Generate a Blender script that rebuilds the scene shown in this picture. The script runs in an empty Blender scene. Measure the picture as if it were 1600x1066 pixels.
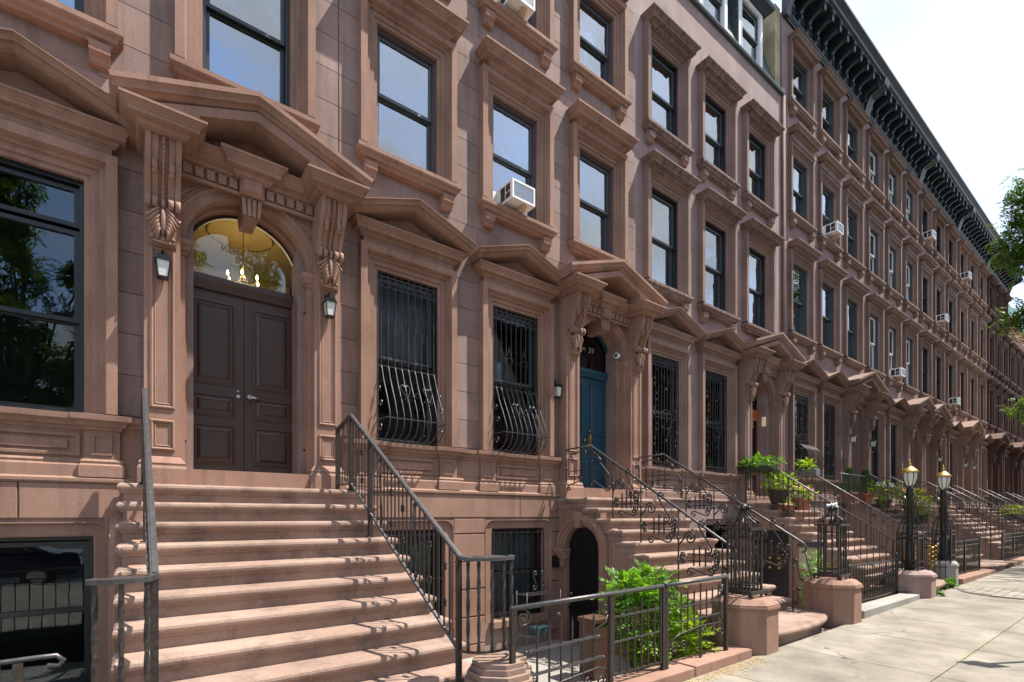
import bpy, bmesh, math, random
from math import radians, sin, cos, pi
from mathutils import Vector, Matrix
random.seed(7)
scene = bpy.context.scene
COL = scene.collection
EYE = 1.70

# ------------------------------------------------------------------ camera
cam_d = bpy.data.cameras.new('camera')
cam_d.sensor_width = 36; cam_d.lens = 17.8; cam_d.shift_y = 273.5/1600
cam_d.clip_start = .05; cam_d.clip_end = 2000
cam = bpy.data.objects.new('camera', cam_d); COL.objects.link(cam)
cam.location = (0, -7, EYE); cam.rotation_euler = (radians(90), 0, radians(53.005-90))
scene.camera = cam
# ------------------------------------------------------------------ sun, sky, exposure
SUN = Vector((1.75, -1.0, 3.9)).normalized()
sd = bpy.data.lights.new('sun', 'SUN'); sd.energy = 3.9; sd.angle = radians(.55); sd.color = (1, .94, .85)
so = bpy.data.objects.new('sun', sd); COL.objects.link(so)
so.rotation_euler = SUN.to_track_quat('Z', 'Y').to_euler(); so.location = (20, -20, 40)
W = bpy.data.worlds.new('World'); scene.world = W; W.use_nodes = True
nt = W.node_tree; N = nt.nodes; L = nt.links; N.clear()
out = N.new('ShaderNodeOutputWorld'); bg = N.new('ShaderNodeBackground'); L.new(bg.outputs[0], out.inputs[0])
sky = N.new('ShaderNodeTexSky'); sky.sky_type = 'NISHITA'; sky.sun_disc = False
sky.sun_elevation = math.asin(SUN.z); sky.sun_rotation = math.atan2(SUN.x, SUN.y)
tc = N.new('ShaderNodeTexCoord'); sp = N.new('ShaderNodeSeparateXYZ'); L.new(tc.outputs['Generated'], sp.inputs[0])
def wm(op, a, b=None, clamp=False):
    m = N.new('ShaderNodeMath'); m.operation = op; m.use_clamp = clamp
    for i, q in enumerate((a, b)):
        if q is None: continue
        if isinstance(q, (int, float)): m.inputs[i].default_value = q
        else: L.new(q, m.inputs[i])
    return m.outputs[0]
zz = wm('MAXIMUM', sp.outputs[2], .03); zz = wm('ADD', zz, .12)
cx = wm('DIVIDE', sp.outputs[0], zz); cy = wm('DIVIDE', sp.outputs[1], zz)
cb = N.new('ShaderNodeCombineXYZ'); L.new(cx, cb.inputs[0]); L.new(cy, cb.inputs[1])
n1 = N.new('ShaderNodeTexNoise'); n1.inputs['Scale'].default_value = 1.15; n1.inputs['Detail'].default_value = 9; n1.inputs['Roughness'].default_value = .56
L.new(cb.outputs[0], n1.inputs['Vector'])
r1 = N.new('ShaderNodeValToRGB'); r1.color_ramp.elements[0].position = .42; r1.color_ramp.elements[1].position = .56
L.new(n1.outputs[0], r1.inputs[0])
n2 = N.new('ShaderNodeTexNoise'); n2.inputs['Scale'].default_value = 3.0; n2.inputs['Detail'].default_value = 8
L.new(cb.outputs[0], n2.inputs['Vector'])
r2 = N.new('ShaderNodeValToRGB'); r2.color_ramp.elements[0].position = .32; r2.color_ramp.elements[1].position = .74
r2.color_ramp.elements[0].color = (2.25, 2.42, 2.68, 1); r2.color_ramp.elements[1].color = (3.5, 3.5, 3.5, 1)
L.new(n2.outputs[0], r2.inputs[0])
mx = N.new('ShaderNodeMixRGB'); L.new(r1.outputs[0], mx.inputs[0]); L.new(r2.outputs[0], mx.inputs[2])
hs = N.new('ShaderNodeHueSaturation'); hs.inputs['Value'].default_value = 1.0; L.new(sky.outputs[0], hs.inputs['Color'])
L.new(hs.outputs[0], mx.inputs[1]); L.new(mx.outputs[0], bg.inputs[0])
bg.inputs[1].default_value = .145
scene.view_settings.view_transform = 'Standard'; scene.view_settings.look = 'None'
scene.view_settings.gamma = 1; scene.view_settings.exposure = 1.4; scene.view_settings.use_curve_mapping = False
scene.render.engine = 'CYCLES'

# ------------------------------------------------------------------ materials
def newmat(name):
    m = bpy.data.materials.new(name); m.use_nodes = True
    return m, m.node_tree.nodes, m.node_tree.links, m.node_tree.nodes['Principled BSDF']
def ramp(N, L, src, p0, p1, c0=(0,0,0,1), c1=(1,1,1,1)):
    r = N.new('ShaderNodeValToRGB'); r.color_ramp.elements[0].position = p0; r.color_ramp.elements[1].position = p1
    r.color_ramp.elements[0].color = c0; r.color_ramp.elements[1].color = c1; L.new(src, r.inputs[0]); return r.outputs[0]
def stone(name, col, dirt=.35, dirtcol=None, rough=.86, bump=.25, fine=60, vary=.05, streak=True, tone2=None, dlo=.52, dhi=.78, sscale=(3.5,3.5,.45), crack=False):
    m, N, L, P = newmat(name)
    g = N.new('ShaderNodeNewGeometry')
    big = N.new('ShaderNodeTexNoise'); big.inputs['Scale'].default_value = 1.1; big.inputs['Detail'].default_value = 6; big.inputs['Roughness'].default_value = .6
    L.new(g.outputs['Position'], big.inputs['Vector'])
    mp = N.new('ShaderNodeMapping'); mp.inputs['Scale'].default_value = sscale if streak else (2.2, 2.2, 2.2)
    L.new(g.outputs['Position'], mp.inputs[0])
    st = N.new('ShaderNodeTexNoise'); st.inputs['Scale'].default_value = 1.6; st.inputs['Detail'].default_value = 7; st.inputs['Roughness'].default_value = .65
    L.new(mp.outputs[0], st.inputs['Vector'])
    fn = N.new('ShaderNodeTexNoise'); fn.inputs['Scale'].default_value = fine; fn.inputs['Detail'].default_value = 4
    L.new(g.outputs['Position'], fn.inputs['Vector'])
    t2 = tone2 or (min(1, col[0]*1.2), col[1]*1.22, col[2]*1.25)
    lo = (col[0]*.84, col[1]*.80, col[2]*.78)
    base = ramp(N, L, big.outputs[0], .3, .7, lo+(1,), tuple(t2)+(1,))
    dm = ramp(N, L, st.outputs[0], dlo, dhi)
    dmx = N.new('ShaderNodeMath'); dmx.operation = 'MULTIPLY'; dmx.inputs[1].default_value = dirt; L.new(dm, dmx.inputs[0])
    mix = N.new('ShaderNodeMixRGB'); L.new(dmx.outputs[0], mix.inputs[0]); L.new(base, mix.inputs[1])
    dc = dirtcol or (col[0]*.42, col[1]*.42, col[2]*.45); mix.inputs[2].default_value = tuple(dc)+(1,)
    fr = ramp(N, L, fn.outputs[0], .25, .75, (.86,.86,.86,1), (1.12,1.12,1.12,1))
    mul = N.new('ShaderNodeMixRGB'); mul.blend_type = 'MULTIPLY'; mul.inputs[0].default_value = 1
    L.new(mix.outputs[0], mul.inputs[1]); L.new(fr, mul.inputs[2])
    oi = N.new('ShaderNodeObjectInfo'); mr = N.new('ShaderNodeMapRange'); mr.inputs['To Min'].default_value = 1-vary; mr.inputs['To Max'].default_value = 1+vary
    L.new(oi.outputs['Random'], mr.inputs['Value'])
    m2 = N.new('ShaderNodeMixRGB'); m2.blend_type = 'MULTIPLY'; m2.inputs[0].default_value = 1
    L.new(mul.outputs[0], m2.inputs[1]); L.new(mr.outputs[0], m2.inputs[2])
    fin = m2.outputs[0]
    if crack:
        wn = N.new('ShaderNodeTexNoise'); wn.inputs['Scale'].default_value = 3; wn.inputs['Detail'].default_value = 6; L.new(g.outputs['Position'], wn.inputs['Vector'])
        wa = N.new('ShaderNodeVectorMath'); wa.operation = 'MULTIPLY_ADD'; wa.inputs[1].default_value = (.35,.35,.35); L.new(wn.outputs['Color'], wa.inputs[0]); L.new(g.outputs['Position'], wa.inputs[2])
        vo_ = N.new('ShaderNodeTexVoronoi'); vo_.feature = 'DISTANCE_TO_EDGE'; vo_.inputs['Scale'].default_value = .42; L.new(wa.outputs[0], vo_.inputs['Vector'])
        ln = ramp(N, L, vo_.outputs['Distance'], .0015, .005, (1,1,1,1), (0,0,0,1))
        mk = ramp(N, L, big.outputs[0], .50, .56); mm = N.new('ShaderNodeMath'); mm.operation = 'MULTIPLY'; L.new(ln, mm.inputs[0]); L.new(mk, mm.inputs[1])
        vg = N.new('ShaderNodeTexVoronoi'); vg.inputs['Scale'].default_value = 2.6; L.new(g.outputs['Position'], vg.inputs['Vector'])
        gm = ramp(N, L, vg.outputs['Distance'], .045, .07, (.65,.65,.65,1), (0,0,0,1)); mx2 = N.new('ShaderNodeMath'); mx2.operation = 'MAXIMUM'; L.new(mm.outputs[0], mx2.inputs[0]); L.new(gm, mx2.inputs[1])
        m3 = N.new('ShaderNodeMixRGB'); L.new(mx2.outputs[0], m3.inputs[0]); L.new(fin, m3.inputs[1]); m3.inputs[2].default_value = (.05,.046,.04,1); fin = m3.outputs[0]
    L.new(fin, P.inputs['Base Color'])
    P.inputs['Roughness'].default_value = rough; P.inputs['Specular IOR Level'].default_value = .3
    b = N.new('ShaderNodeBump'); b.inputs['Strength'].default_value = bump; b.inputs['Distance'].default_value = .004
    ad = N.new('ShaderNodeMath'); ad.operation = 'ADD'; L.new(fn.outputs[0], ad.inputs[0])
    b2 = N.new('ShaderNodeMath'); b2.operation = 'MULTIPLY'; b2.inputs[1].default_value = 2.0; L.new(st.outputs[0], b2.inputs[0]); L.new(b2.outputs[0], ad.inputs[1])
    L.new(ad.outputs[0], b.inputs['Height']); L.new(b.outputs[0], P.inputs['Normal'])
    return m
def plain(name, col, rough=.5, metal=0, spec=.5, noise=0, scale=20, bump=0, emit=0, vary=0):
    m, N, L, P = newmat(name)
    P.inputs['Base Color'].default_value = tuple(col)+(1,); P.inputs['Roughness'].default_value = rough
    P.inputs['Metallic'].default_value = metal; P.inputs['Specular IOR Level'].default_value = spec
    if noise or bump:
        g = N.new('ShaderNodeNewGeometry'); n = N.new('ShaderNodeTexNoise'); n.inputs['Scale'].default_value = scale; n.inputs['Detail'].default_value = 5
        L.new(g.outputs['Position'], n.inputs['Vector'])
        if noise:
            c = ramp(N, L, n.outputs[0], .3, .7, tuple(x*(1-noise) for x in col)+(1,), tuple(min(1, x*(1+noise)) for x in col)+(1,))
            L.new(c, P.inputs['Base Color'])
        if bump:
            b = N.new('ShaderNodeBump'); b.inputs['Strength'].default_value = bump; b.inputs['Distance'].default_value = .003
            L.new(n.outputs[0], b.inputs['Height']); L.new(b.outputs[0], P.inputs['Normal'])
    if emit: P.inputs['Emission Color'].default_value = tuple(col)+(1,); P.inputs['Emission Strength'].default_value = emit
    return m
def glassmat(name, ior=1.55, tint=(.9,.95,.95), lo=.0, wav=.008):
    m, N, L, P = newmat(name); N.remove(P)
    o = [n for n in N if n.type == 'OUTPUT_MATERIAL'][0]
    tr = N.new('ShaderNodeBsdfTransparent'); tr.inputs[0].default_value = tuple(tint)+(1,)
    gl = N.new('ShaderNodeBsdfGlossy'); gl.inputs['Roughness'].default_value = .0; gl.inputs[0].default_value = (.84,.92,1,1)
    f = N.new('ShaderNodeFresnel'); f.inputs[0].default_value = ior
    ad = N.new('ShaderNodeMath'); ad.operation = 'ADD'; ad.inputs[1].default_value = lo; ad.use_clamp = True; L.new(f.outputs[0], ad.inputs[0])
    g = N.new('ShaderNodeNewGeometry'); n = N.new('ShaderNodeTexNoise'); n.inputs['Scale'].default_value = 2.2; n.inputs['Detail'].default_value = 2
    L.new(g.outputs['Position'], n.inputs['Vector'])
    b = N.new('ShaderNodeBump'); b.inputs['Strength'].default_value = wav*10; b.inputs['Distance'].default_value = .03; L.new(n.outputs[0], b.inputs['Height']); L.new(b.outputs[0], gl.inputs['Normal'])
    mx = N.new('ShaderNodeMixShader'); L.new(ad.outputs[0], mx.inputs[0]); L.new(tr.outputs[0], mx.inputs[1]); L.new(gl.outputs[0], mx.inputs[2]); L.new(mx.outputs[0], o.inputs[0])
    return m
def leafmat(name, col, vary=.35, trans=.35):
    m, N, L, P = newmat(name)
    g = N.new('ShaderNodeNewGeometry'); mr = N.new('ShaderNodeMapRange'); mr.inputs['To Min'].default_value = 1-vary; mr.inputs['To Max'].default_value = 1+vary
    L.new(g.outputs['Random Per Island'], mr.inputs['Value'])
    mul = N.new('ShaderNodeMixRGB'); mul.blend_type = 'MULTIPLY'; mul.inputs[0].default_value = 1; mul.inputs[1].default_value = tuple(col)+(1,)
    L.new(mr.outputs[0], mul.inputs[2]); L.new(mul.outputs[0], P.inputs['Base Color']); P.inputs['Roughness'].default_value = .45; P.inputs['Specular IOR Level'].default_value = .4
    t = N.new('ShaderNodeBsdfTranslucent'); mu2 = N.new('ShaderNodeMixRGB'); mu2.blend_type = 'MULTIPLY'; mu2.inputs[0].default_value = 1; mu2.inputs[2].default_value = (1.5, 1.4, .5, 1)
    L.new(mul.outputs[0], mu2.inputs[1]); L.new(mu2.outputs[0], t.inputs[0])
    o = [n for n in N if n.type == 'OUTPUT_MATERIAL'][0]; mx = N.new('ShaderNodeMixShader'); mx.inputs[0].default_value = trans
    L.new(P.outputs[0], mx.inputs[1]); L.new(t.outputs[0], mx.inputs[2]); L.new(mx.outputs[0], o.inputs[0])
    return m

ST1 = stone('brownstone', (.25,.174,.150), dirt=.62, vary=.15, dlo=.50, dhi=.72)
ST1T = stone('brownstone_trim', (.272,.163,.120), dirt=.55, vary=.04, dlo=.5, dhi=.74)
ST1S = stone('brownstone_step', (.275,.190,.150), dirt=.65, dirtcol=(.09,.066,.056), bump=.7, vary=.08, sscale=(2.5,2.5,2.5), dlo=.48, dhi=.7, streak=False)
ST3 = stone('pink_stucco', (.275,.200,.188), dirt=.55, vary=.02)
ST3T = stone('weathered_trim', (.20,.135,.115), dirt=.85, dirtcol=(.045,.040,.040), vary=.06, dlo=.45, dhi=.68, sscale=(7,7,1.6))
ST3C = stone('pink_trim', (.24,.158,.130), dirt=.55, dirtcol=(.08,.06,.055), vary=.03)
ST4 = stone('rose_brownstone', (.235,.165,.155), dirt=.5, vary=.03)
ST4T = stone('rose_brownstone_trim', (.19,.126,.100), dirt=.55, dirtcol=(.05,.035,.03), vary=.04)
ST5 = stone('tan_brownstone', (.23,.148,.112), dirt=.35, vary=.03)
ST8 = stone('shaded_red_brownstone', (.095,.048,.036), dirt=.5, vary=.04)  # red-brown stone, colour also darkened to stand for the far end's blocked sun
IRON = plain('wrought_iron', (.045,.037,.034), rough=.42, metal=.35, spec=.5, noise=.4, scale=35, bump=.25)
IRONL = plain('worn_iron_handrail', (.085,.082,.085), rough=.4, metal=.5, noise=.25, scale=30, bump=.1)
IRONB = plain('black_iron', (.012,.012,.013), rough=.3, metal=.2)
GOLD = plain('gilded_metal', (.48,.32,.10), rough=.4, metal=.8)
CORN = plain('cornice_paint', (.020,.032,.041), rough=.42, noise=.35, scale=8)
SHING = plain('mansard_shingle', (.06,.085,.09), rough=.6, noise=.4, scale=9)
GLASS = glassmat('window_glass', wav=.003)
IRONM = plain('rubbed_iron', (.06,.056,.055), rough=.45, metal=.25, noise=.3, scale=30)
GLASSB = glassmat('bright_window_glass', ior=1.9, lo=.25, wav=.02)
GLASSF = glassmat('fanlight_glass', ior=1.5, lo=.04, wav=.003)
FROST = plain('frosted_glass', (.6,.62,.58), rough=.35)
BLK = plain('black_frame_paint', (.012,.013,.016), rough=.35)
GRYF = plain('grey_sash_paint', (.05,.062,.07), rough=.4)
MAUV = plain('brown_frame_paint', (.085,.06,.068), rough=.5)
WHT = plain('white_paint', (.72,.72,.72), rough=.45)
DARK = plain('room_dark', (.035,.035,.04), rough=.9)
CURT = plain('curtain_cloth', (.74,.78,.84), rough=.9, noise=.18, scale=3)
CURTT = plain('tan_blind', (.50,.45,.38), rough=.9, noise=.15, scale=3)
CURTD = plain('grey_shade_cloth', (.16,.19,.21), rough=.9, noise=.25, scale=3)
DOORB = plain('dark_brown_door_paint', (.052,.026,.018), rough=.38, noise=.2, scale=30)
DOORT = plain('blue_door_paint', (.010,.055,.088), rough=.38, noise=.12, scale=20)
DOORO = plain('orange_varnished_wood', (.33,.085,.025), rough=.35, noise=.25, scale=30)
STEEL = plain('brushed_steel', (.55,.57,.6), rough=.25, metal=1)
BRASS = plain('brass', (.45,.33,.12), rough=.35, metal=1)
TERR = plain('terracotta', (.32,.12,.065), rough=.8, noise=.2, scale=12)
POTD = plain('dark_pot', (.06,.05,.05), rough=.7, noise=.3, scale=12)
SOIL = plain('soil', (.03,.02,.014), rough=1)
WARM = plain('vestibule_plaster', (.62,.45,.18), rough=.8)
BULB = plain('candle_bulb', (1.0,.62,.25), rough=.3, emit=14)
LITG = plain('lit_lamp_glass', (.85,.8,.6), rough=.4, emit=.4)
CONC = stone('sidewalk_concrete', (.24,.217,.175), dirt=.75, dirtcol=(.13,.12,.10), fine=70, vary=.10, streak=True, sscale=(1.1,1.1,1.1), dlo=.42, dhi=.66, crack=True, rough=.9)
CONC2 = stone('concrete', (.27,.26,.235), dirt=.5, dirtcol=(.16,.15,.13), streak=False)
OLDP = stone('peeling_pedestal_paint', (.28,.19,.17), dirt=.7, dirtcol=(.38,.35,.32), streak=False)
ASPH = stone('asphalt', (.05,.05,.052), dirt=.3, fine=120, streak=False)
GRAV = plain('dry_litter', (.42,.30,.13), rough=1, noise=.4, scale=60)
LEAFB = leafmat('bush_leaf', (.10,.23,.025), .55, .45)
LEAFY = leafmat('yellow_green_leaf', (.22,.34,.02), .3, .45)
LEAFT = leafmat('tree_leaf', (.085,.165,.02), .4, .35)
LEAFD = leafmat('dark_leaf', (.025,.075,.015), .4, .2)
BARK = plain('bark', (.07,.05,.038), rough=.95, noise=.4, scale=14, bump=.6)
PINK = plain('pink_petals', (.75,.16,.42), rough=.6); YEL = plain('yellow_petals', (.8,.55,.05), rough=.6); WPET = plain('white_petals', (.75,.78,.8), rough=.6)
ETCH = plain('etched_glass', (.34,.33,.27), rough=.5)
REDF = plain('red_petals', (.3,.02,.05), rough=.6)
BRICK2 = plain('far_brick', (.25,.09,.05), rough=.9, noise=.35, scale=25)
GRN = plain('green_copper_paint', (.03,.12,.10), rough=.6, noise=.3, scale=6)
CREAM = plain('tan_stucco', (.36,.29,.18), rough=.9, noise=.3, scale=2.5)

# ------------------------------------------------------------------ mesh builder
class MB:
    def __init__(s): s.v = []; s.f = []; s.sm = []
    def add(s, vs, fs, smooth=False):
        o = len(s.v); s.v += [tuple(q) for q in vs]; s.f += [tuple(i+o for i in f) for f in fs]; s.sm += [smooth]*len(fs); return s
    def box(s, x0, x1, y0, y1, z0, z1):
        if x0 > x1: x0, x1 = x1, x0
        if y0 > y1: y0, y1 = y1, y0
        if z0 > z1: z0, z1 = z1, z0
        v = [(x0,y0,z0),(x1,y0,z0),(x1,y1,z0),(x0,y1,z0),(x0,y0,z1),(x1,y0,z1),(x1,y1,z1),(x0,y1,z1)]
        return s.add(v, [(3,2,1,0),(4,5,6,7),(0,1,5,4),(1,2,6,5),(2,3,7,6),(3,0,4,7)])
    def prism(s, poly, ax, a, b):
        # poly: 2D list; ax: axis of extrusion
        def P(p, t): return {'x': (t, p[0], p[1]), 'y': (p[0], t, p[1]), 'z': (p[0], p[1], t)}[ax]
        n = len(poly); v = [P(p, a) for p in poly]+[P(p, b) for p in poly]
        f = [tuple(range(n-1, -1, -1)), tuple(range(n, 2*n))]+[(i, (i+1) % n, (i+1) % n+n, i+n) for i in range(n)]
        return s.add(v, f)
    def mold(s, path, prof, n, closed=False, flip=False, caps=True):
        # path: 3D points in a plane with normal n; profile (u in-plane outward (left of travel x n), v along n)
        n = Vector(n).normalized(); pts = [Vector(p) for p in path]; k = len(pts)
        sg = -1 if flip else 1; rings = []
        for i in range(k):
            def m(a, b):
                t = (pts[b]-pts[a]).normalized(); return (n.cross(t))*sg
            if closed: m1, m2 = m((i-1) % k, i), m(i, (i+1) % k)
            elif i == 0: m1 = m2 = m(0, 1)
            elif i == k-1: m1 = m2 = m(k-2, k-1)
            else: m1, m2 = m(i-1, i), m(i, i+1)
            d = (m1+m2)/(1+m1.dot(m2)) if (1+m1.dot(m2)) > .05 else m1
            rings.append([pts[i]+d*u+n*v for u, v in prof])
        p = len(prof); vs = [q for r in rings for q in r]; fs = []
        for i in range(k if closed else k-1):
            j = (i+1) % k
            for a in range(p):
                b = (a+1) % p; fs.append((i*p+a, i*p+b, j*p+b, j*p+a))
        if not closed and caps: fs += [tuple(range(p-1, -1, -1)), tuple(range((k-1)*p, k*p))]
        return s.add(vs, fs)
    def tube(s, pts, r, sides=6, up=(0,0,1), smooth=True, r2=None, aspect=1.0, twist=0.0):
        pts = [Vector(p) for p in pts]; k = len(pts); vs = []; fs = []
        up = Vector(up); last = None
        for i in range(k):
            t = (pts[min(i+1, k-1)]-pts[max(i-1, 0)])
            if t.length < 1e-9: t = Vector((0,0,1))
            t.normalize()
            if last is None:
                a = up.cross(t)
                if a.length < .05: a = Vector((1,0,0)).cross(t)
                if a.length < .05: a = Vector((0,1,0)).cross(t)
            else: a = last - t*last.dot(t)
            a.normalize(); last = a.copy(); b = t.cross(a)
            rr = r if r2 is None else r+(r2-r)*i/(k-1)
            if isinstance(r, (list, tuple)): rr = r[i]
            for j in range(sides):
                an = 2*pi*j/sides + (pi/4 if sides == 4 else 0) + twist*i
                vs.append(pts[i]+a*cos(an)*rr*aspect+b*sin(an)*rr)
        for i in range(k-1):
            for j in range(sides):
                q = (j+1) % sides; fs.append((i*sides+j, i*sides+q, (i+1)*sides+q, (i+1)*sides+j))
        s.add(vs, fs, smooth and sides > 4)
        o = len(s.v)-len(vs)
        s.f += [tuple(o+j for j in range(sides-1, -1, -1)), tuple(o+(k-1)*sides+j for j in range(sides))]; s.sm += [False, False]
        return s
    def bar(s, a, b, w): return s.tube([a, b], w*.7071, 4)
    def lathe(s, prof, c=(0,0,0), seg=12, smooth=True, rot=0.0):
        vs = []; fs = []; n = len(prof)
        for r, z in prof:
            for j in range(seg):
                a = 2*pi*j/seg+rot; vs.append((c[0]+cos(a)*r, c[1]+sin(a)*r, c[2]+z))
        for i in range(n-1):
            for j in range(seg):
                q = (j+1) % seg; fs.append((i*seg+j, i*seg+q, (i+1)*seg+q, (i+1)*seg+j))
        fs += [tuple(range(seg-1, -1, -1)), tuple(range((n-1)*seg, n*seg))]
        return s.add(vs, fs, smooth)
    def ball(s, c, r, seg=8, sz=1): 
        return s.lathe([(max(1e-4, r*sin(pi*i/6)), -r*sz*cos(pi*i/6)) for i in range(7)], c, seg)
    def xform(s, M):
        s.v = [tuple(M @ Vector(q)) for q in s.v]; return s
    def mesh(s, name, mat, bev=0):
        me = bpy.data.meshes.new(name); me.from_pydata(s.v, [], s.f)
        me.polygons.foreach_set('use_smooth', s.sm)
        bm = bmesh.new(); bm.from_mesh(me); bmesh.ops.recalc_face_normals(bm, faces=bm.faces)
        if bev:
            es = [e for e in bm.edges if len(e.link_faces) == 2 and e.calc_face_angle(0) > .5]
            bmesh.ops.bevel(bm, geom=es, offset=bev, segments=2, affect='EDGES', profile=.6, clamp_overlap=True)
        bm.to_mesh(me); bm.free()
        me.materials.append(mat); return me
class LB:   # leaves: loose faces, no normal recalculation
    def __init__(s): s.v = []; s.f = []
    def leaf(s, p, d, n, l, w):
        d = Vector(d).normalized(); n = Vector(n); sd = d.cross(n)
        if sd.length < 1e-3: sd = d.cross(Vector((1,0,.3)))
        sd.normalize(); p = Vector(p); nn = sd.cross(d)
        o = len(s.v); s.v += [tuple(p), tuple(p+d*l*.5+sd*w*.5-nn*l*.05), tuple(p+d*l-nn*l*.15), tuple(p+d*l*.5-sd*w*.5-nn*l*.05)]
        s.f.append((o, o+1, o+2, o+3))
    def mesh(s, name, mat):
        me = bpy.data.meshes.new(name); me.from_pydata(s.v, [], s.f); me.materials.append(mat); return me

def put(name, me, parent=None, loc=(0,0,0), rot=None, label=None, kind=None, scale=None):
    o = bpy.data.objects.new(name, me); COL.objects.link(o); o.location = loc
    if rot: o.rotation_euler = rot
    if scale: o.scale = scale
    if parent: o.parent = parent
    if label: o['label'] = label
    if kind: o['kind'] = kind
    return o
def part(name, mb, mat, parent, loc=(0,0,0), bev=0, **k): return put(name, mb.mesh(name, mat, bev) if isinstance(mb, MB) else mb.mesh(name, mat), parent, loc, **k)
def thing(name, label, cat, loc=(0,0,0), group=None, rotz=0, me=None):
    o = bpy.data.objects.new(name, me); COL.objects.link(o); o.location = loc; o.rotation_euler = (0,0,rotz)
    o['label'] = label; o['category'] = cat
    if group: o['group'] = group
    return o
def copy_tree(o, parent=None):
    c = o.copy(); COL.objects.link(c); c.parent = parent
    if parent is not None: c.matrix_parent_inverse = Matrix()
    for ch in list(o.children): copy_tree(ch, c)
    return c
def gz(x): return .01*(x-5)         # the street climbs gently
_cache = {}
def cached(key, fn):
    if key not in _cache: _cache[key] = fn()
    return _cache[key]

# ------------------------------------------------------------------ facade elements (local: x centre, y=0 wall plane, z)
HW = .49
CAS = [(0,.0),(0,-.02),(.05,-.02),(.055,-.045),(.12,-.045),(.125,-.078),(.165,-.078),(.175,-.11),(.185,-.145),(.28,-.145),(.28,.012)]
CAS = [(u, -v) for u, v in CAS]
CAS[0] = (0, -.17); CAS.append((.10, -.012)); CAS.append((.10, -.17))
def casing(hw, h, z0=0):
    b = MB(); b.mold([(-hw,0,z0),(-hw,0,z0+h),(hw,0,z0+h),(hw,0,z0)], CAS, (0,-1,0)); return b
CROWN = [(0,0),(.035,0),(.035,.028),(.055,.032),(.07,.055),(.08,.08),(.10,.085),(.10,.10),(.178,.105),(.178,.165),(.19,.17),(.196,.19),(.215,.205),(.24,.23),(.246,.248),(.262,.25),(.262,.29),(0,.31)]
def crown_path(hw, y=0): return [(-hw,y+.0,0),(-hw,y-.01,0),(hw,y-.01,0),(hw,y,0)]
def hood(hw, proj=1.0, ht=1.0, base=.145):
    # three sided crown moulding over a flat frieze, returning to the wall at both ends
    b = MB(); pr = [(u*proj, v*ht) for u, v in CROWN]; e = hw-.262*proj
    y0 = -base+.02
    b.mold([(-e,.01,0),(-e,y0,0),(e,y0,0),(e,.01,0)], pr, (0,0,1), flip=True)
    b.box(-e+.001, e-.001, y0+.001, .01, .0, .309*ht); return b
def sill(hw):
    b = MB(); pr = [(-.03,0),(.05,0),(.06,.035),(.10,.05),(.11,.09),(.14,.11),(.15,.13),(.15,.185),(-.03,.235)]
    e = hw-.15
    b.mold([(-e,.01,0),(-e,-.05,0),(e,-.05,0),(e,.01,0)], pr, (0,0,1), flip=True)
    b.box(-e+.03, e-.03, -.019, .01, 0, .234); b.box(-.53, .53, .011, .17, .1, .24)
    return b
def bracket():
    b = MB(); b.prism([(.01,0),(-.07,0),(-.09,.02),(-.10,.06),(-.145,.10),(-.15,.2),(.01,.2)], 'x', -.09, .09); return b
def ped_small(hw):
    # open triangular pediment: horizontal cornice, raking cornice and sunk tympanum
    b = MB(); pr = [(u*.62, v*.66) for u, v in CROWN[:-1]]+[(0,.20)]; e = hw-.20; y0 = -.085
    b.mold([(-e,.01,0),(-e,y0,0),(e,y0,0),(e,.01,0)], pr, (0,0,1), flip=True); b.box(-e, e, y0, .01, .001, .195)
    return b
def ped_rake(hw, rise, th=.15, proj=.37, y0=.01):
    b = MB(); f = proj
    pr = [(0,-.01),(0,f-.14),(.02,f-.10),(.035,f-.09),(.05,f-.075),(.055,f-.04),(.085,f-.035),(.11,f-.015),(.12,f),(th,f),(th,-.01)]
    b.mold([(-hw,0,0),(0,0,rise),(hw,0,0)], pr, (0,-1,0))
    return b
def tymp(hw, rise, y): 
    b = MB(); b.prism([(-hw,0),(hw,0),(0,rise)], 'y', y, .01); return b
def sash(hw, h, t=.045):
    b = MB(); b.mold([(-hw,0,0),(-hw,0,h),(hw,0,h),(hw,0,0)], [(0,0),(0,.035),(-t,.035),(-t,0)], (0,-1,0), closed=True); return b
def rect(x0, x1, z0, z1, y, d=.006): return MB().box(x0, x1, y, y+d, z0, z1)

def window(house, cx, z0, h, framemat, sashmat, glass, blind=None, hw=HW, transom=False, open_frac=.5, label=None, blind_h=1.0):
    """ frame (window) > sash x2, pane x2, blind ; sits .17 behind the wall plane """
    key = ('wf', round(h, 3), hw)
    fr = put('window', None_mesh(key, lambda: frame_mesh(hw, h), framemat), house, (cx, .10, z0), label=label)
    iw = hw-.044; y = .03
    tz = h*open_frac
    tops = []
    if transom:
        th = .42
        tops.append((h-.06-th, th, y))
        tz = (h-.1-th)*.5; top_h = h-.1-th-tz
    else: top_h = h-.06-tz
    segs = [(tz, top_h, y), (.03, tz-.005, y+.045)]+tops
    for (zs, hh, yy) in segs:
        so_ = put('sash', None_mesh(('sa', round(hh, 3), iw), lambda: sash(iw, hh), sashmat), fr, (0, yy, zs))
        put('pane', None_mesh(('pn', round(hh, 3), iw), lambda: rect(-iw+.04, iw-.04, .04, hh-.04, -.012, .004), glass), fr, (0, yy, zs), rot=(random.uniform(-.008,.008), 0, random.uniform(-.008,.008)))
    if blind:
        put('blind', None_mesh(('bl', round(h*blind_h, 2), iw), lambda: curtain(iw, h*blind_h), blind), fr, (0, .19, h-h*blind_h))
    return fr
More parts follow.
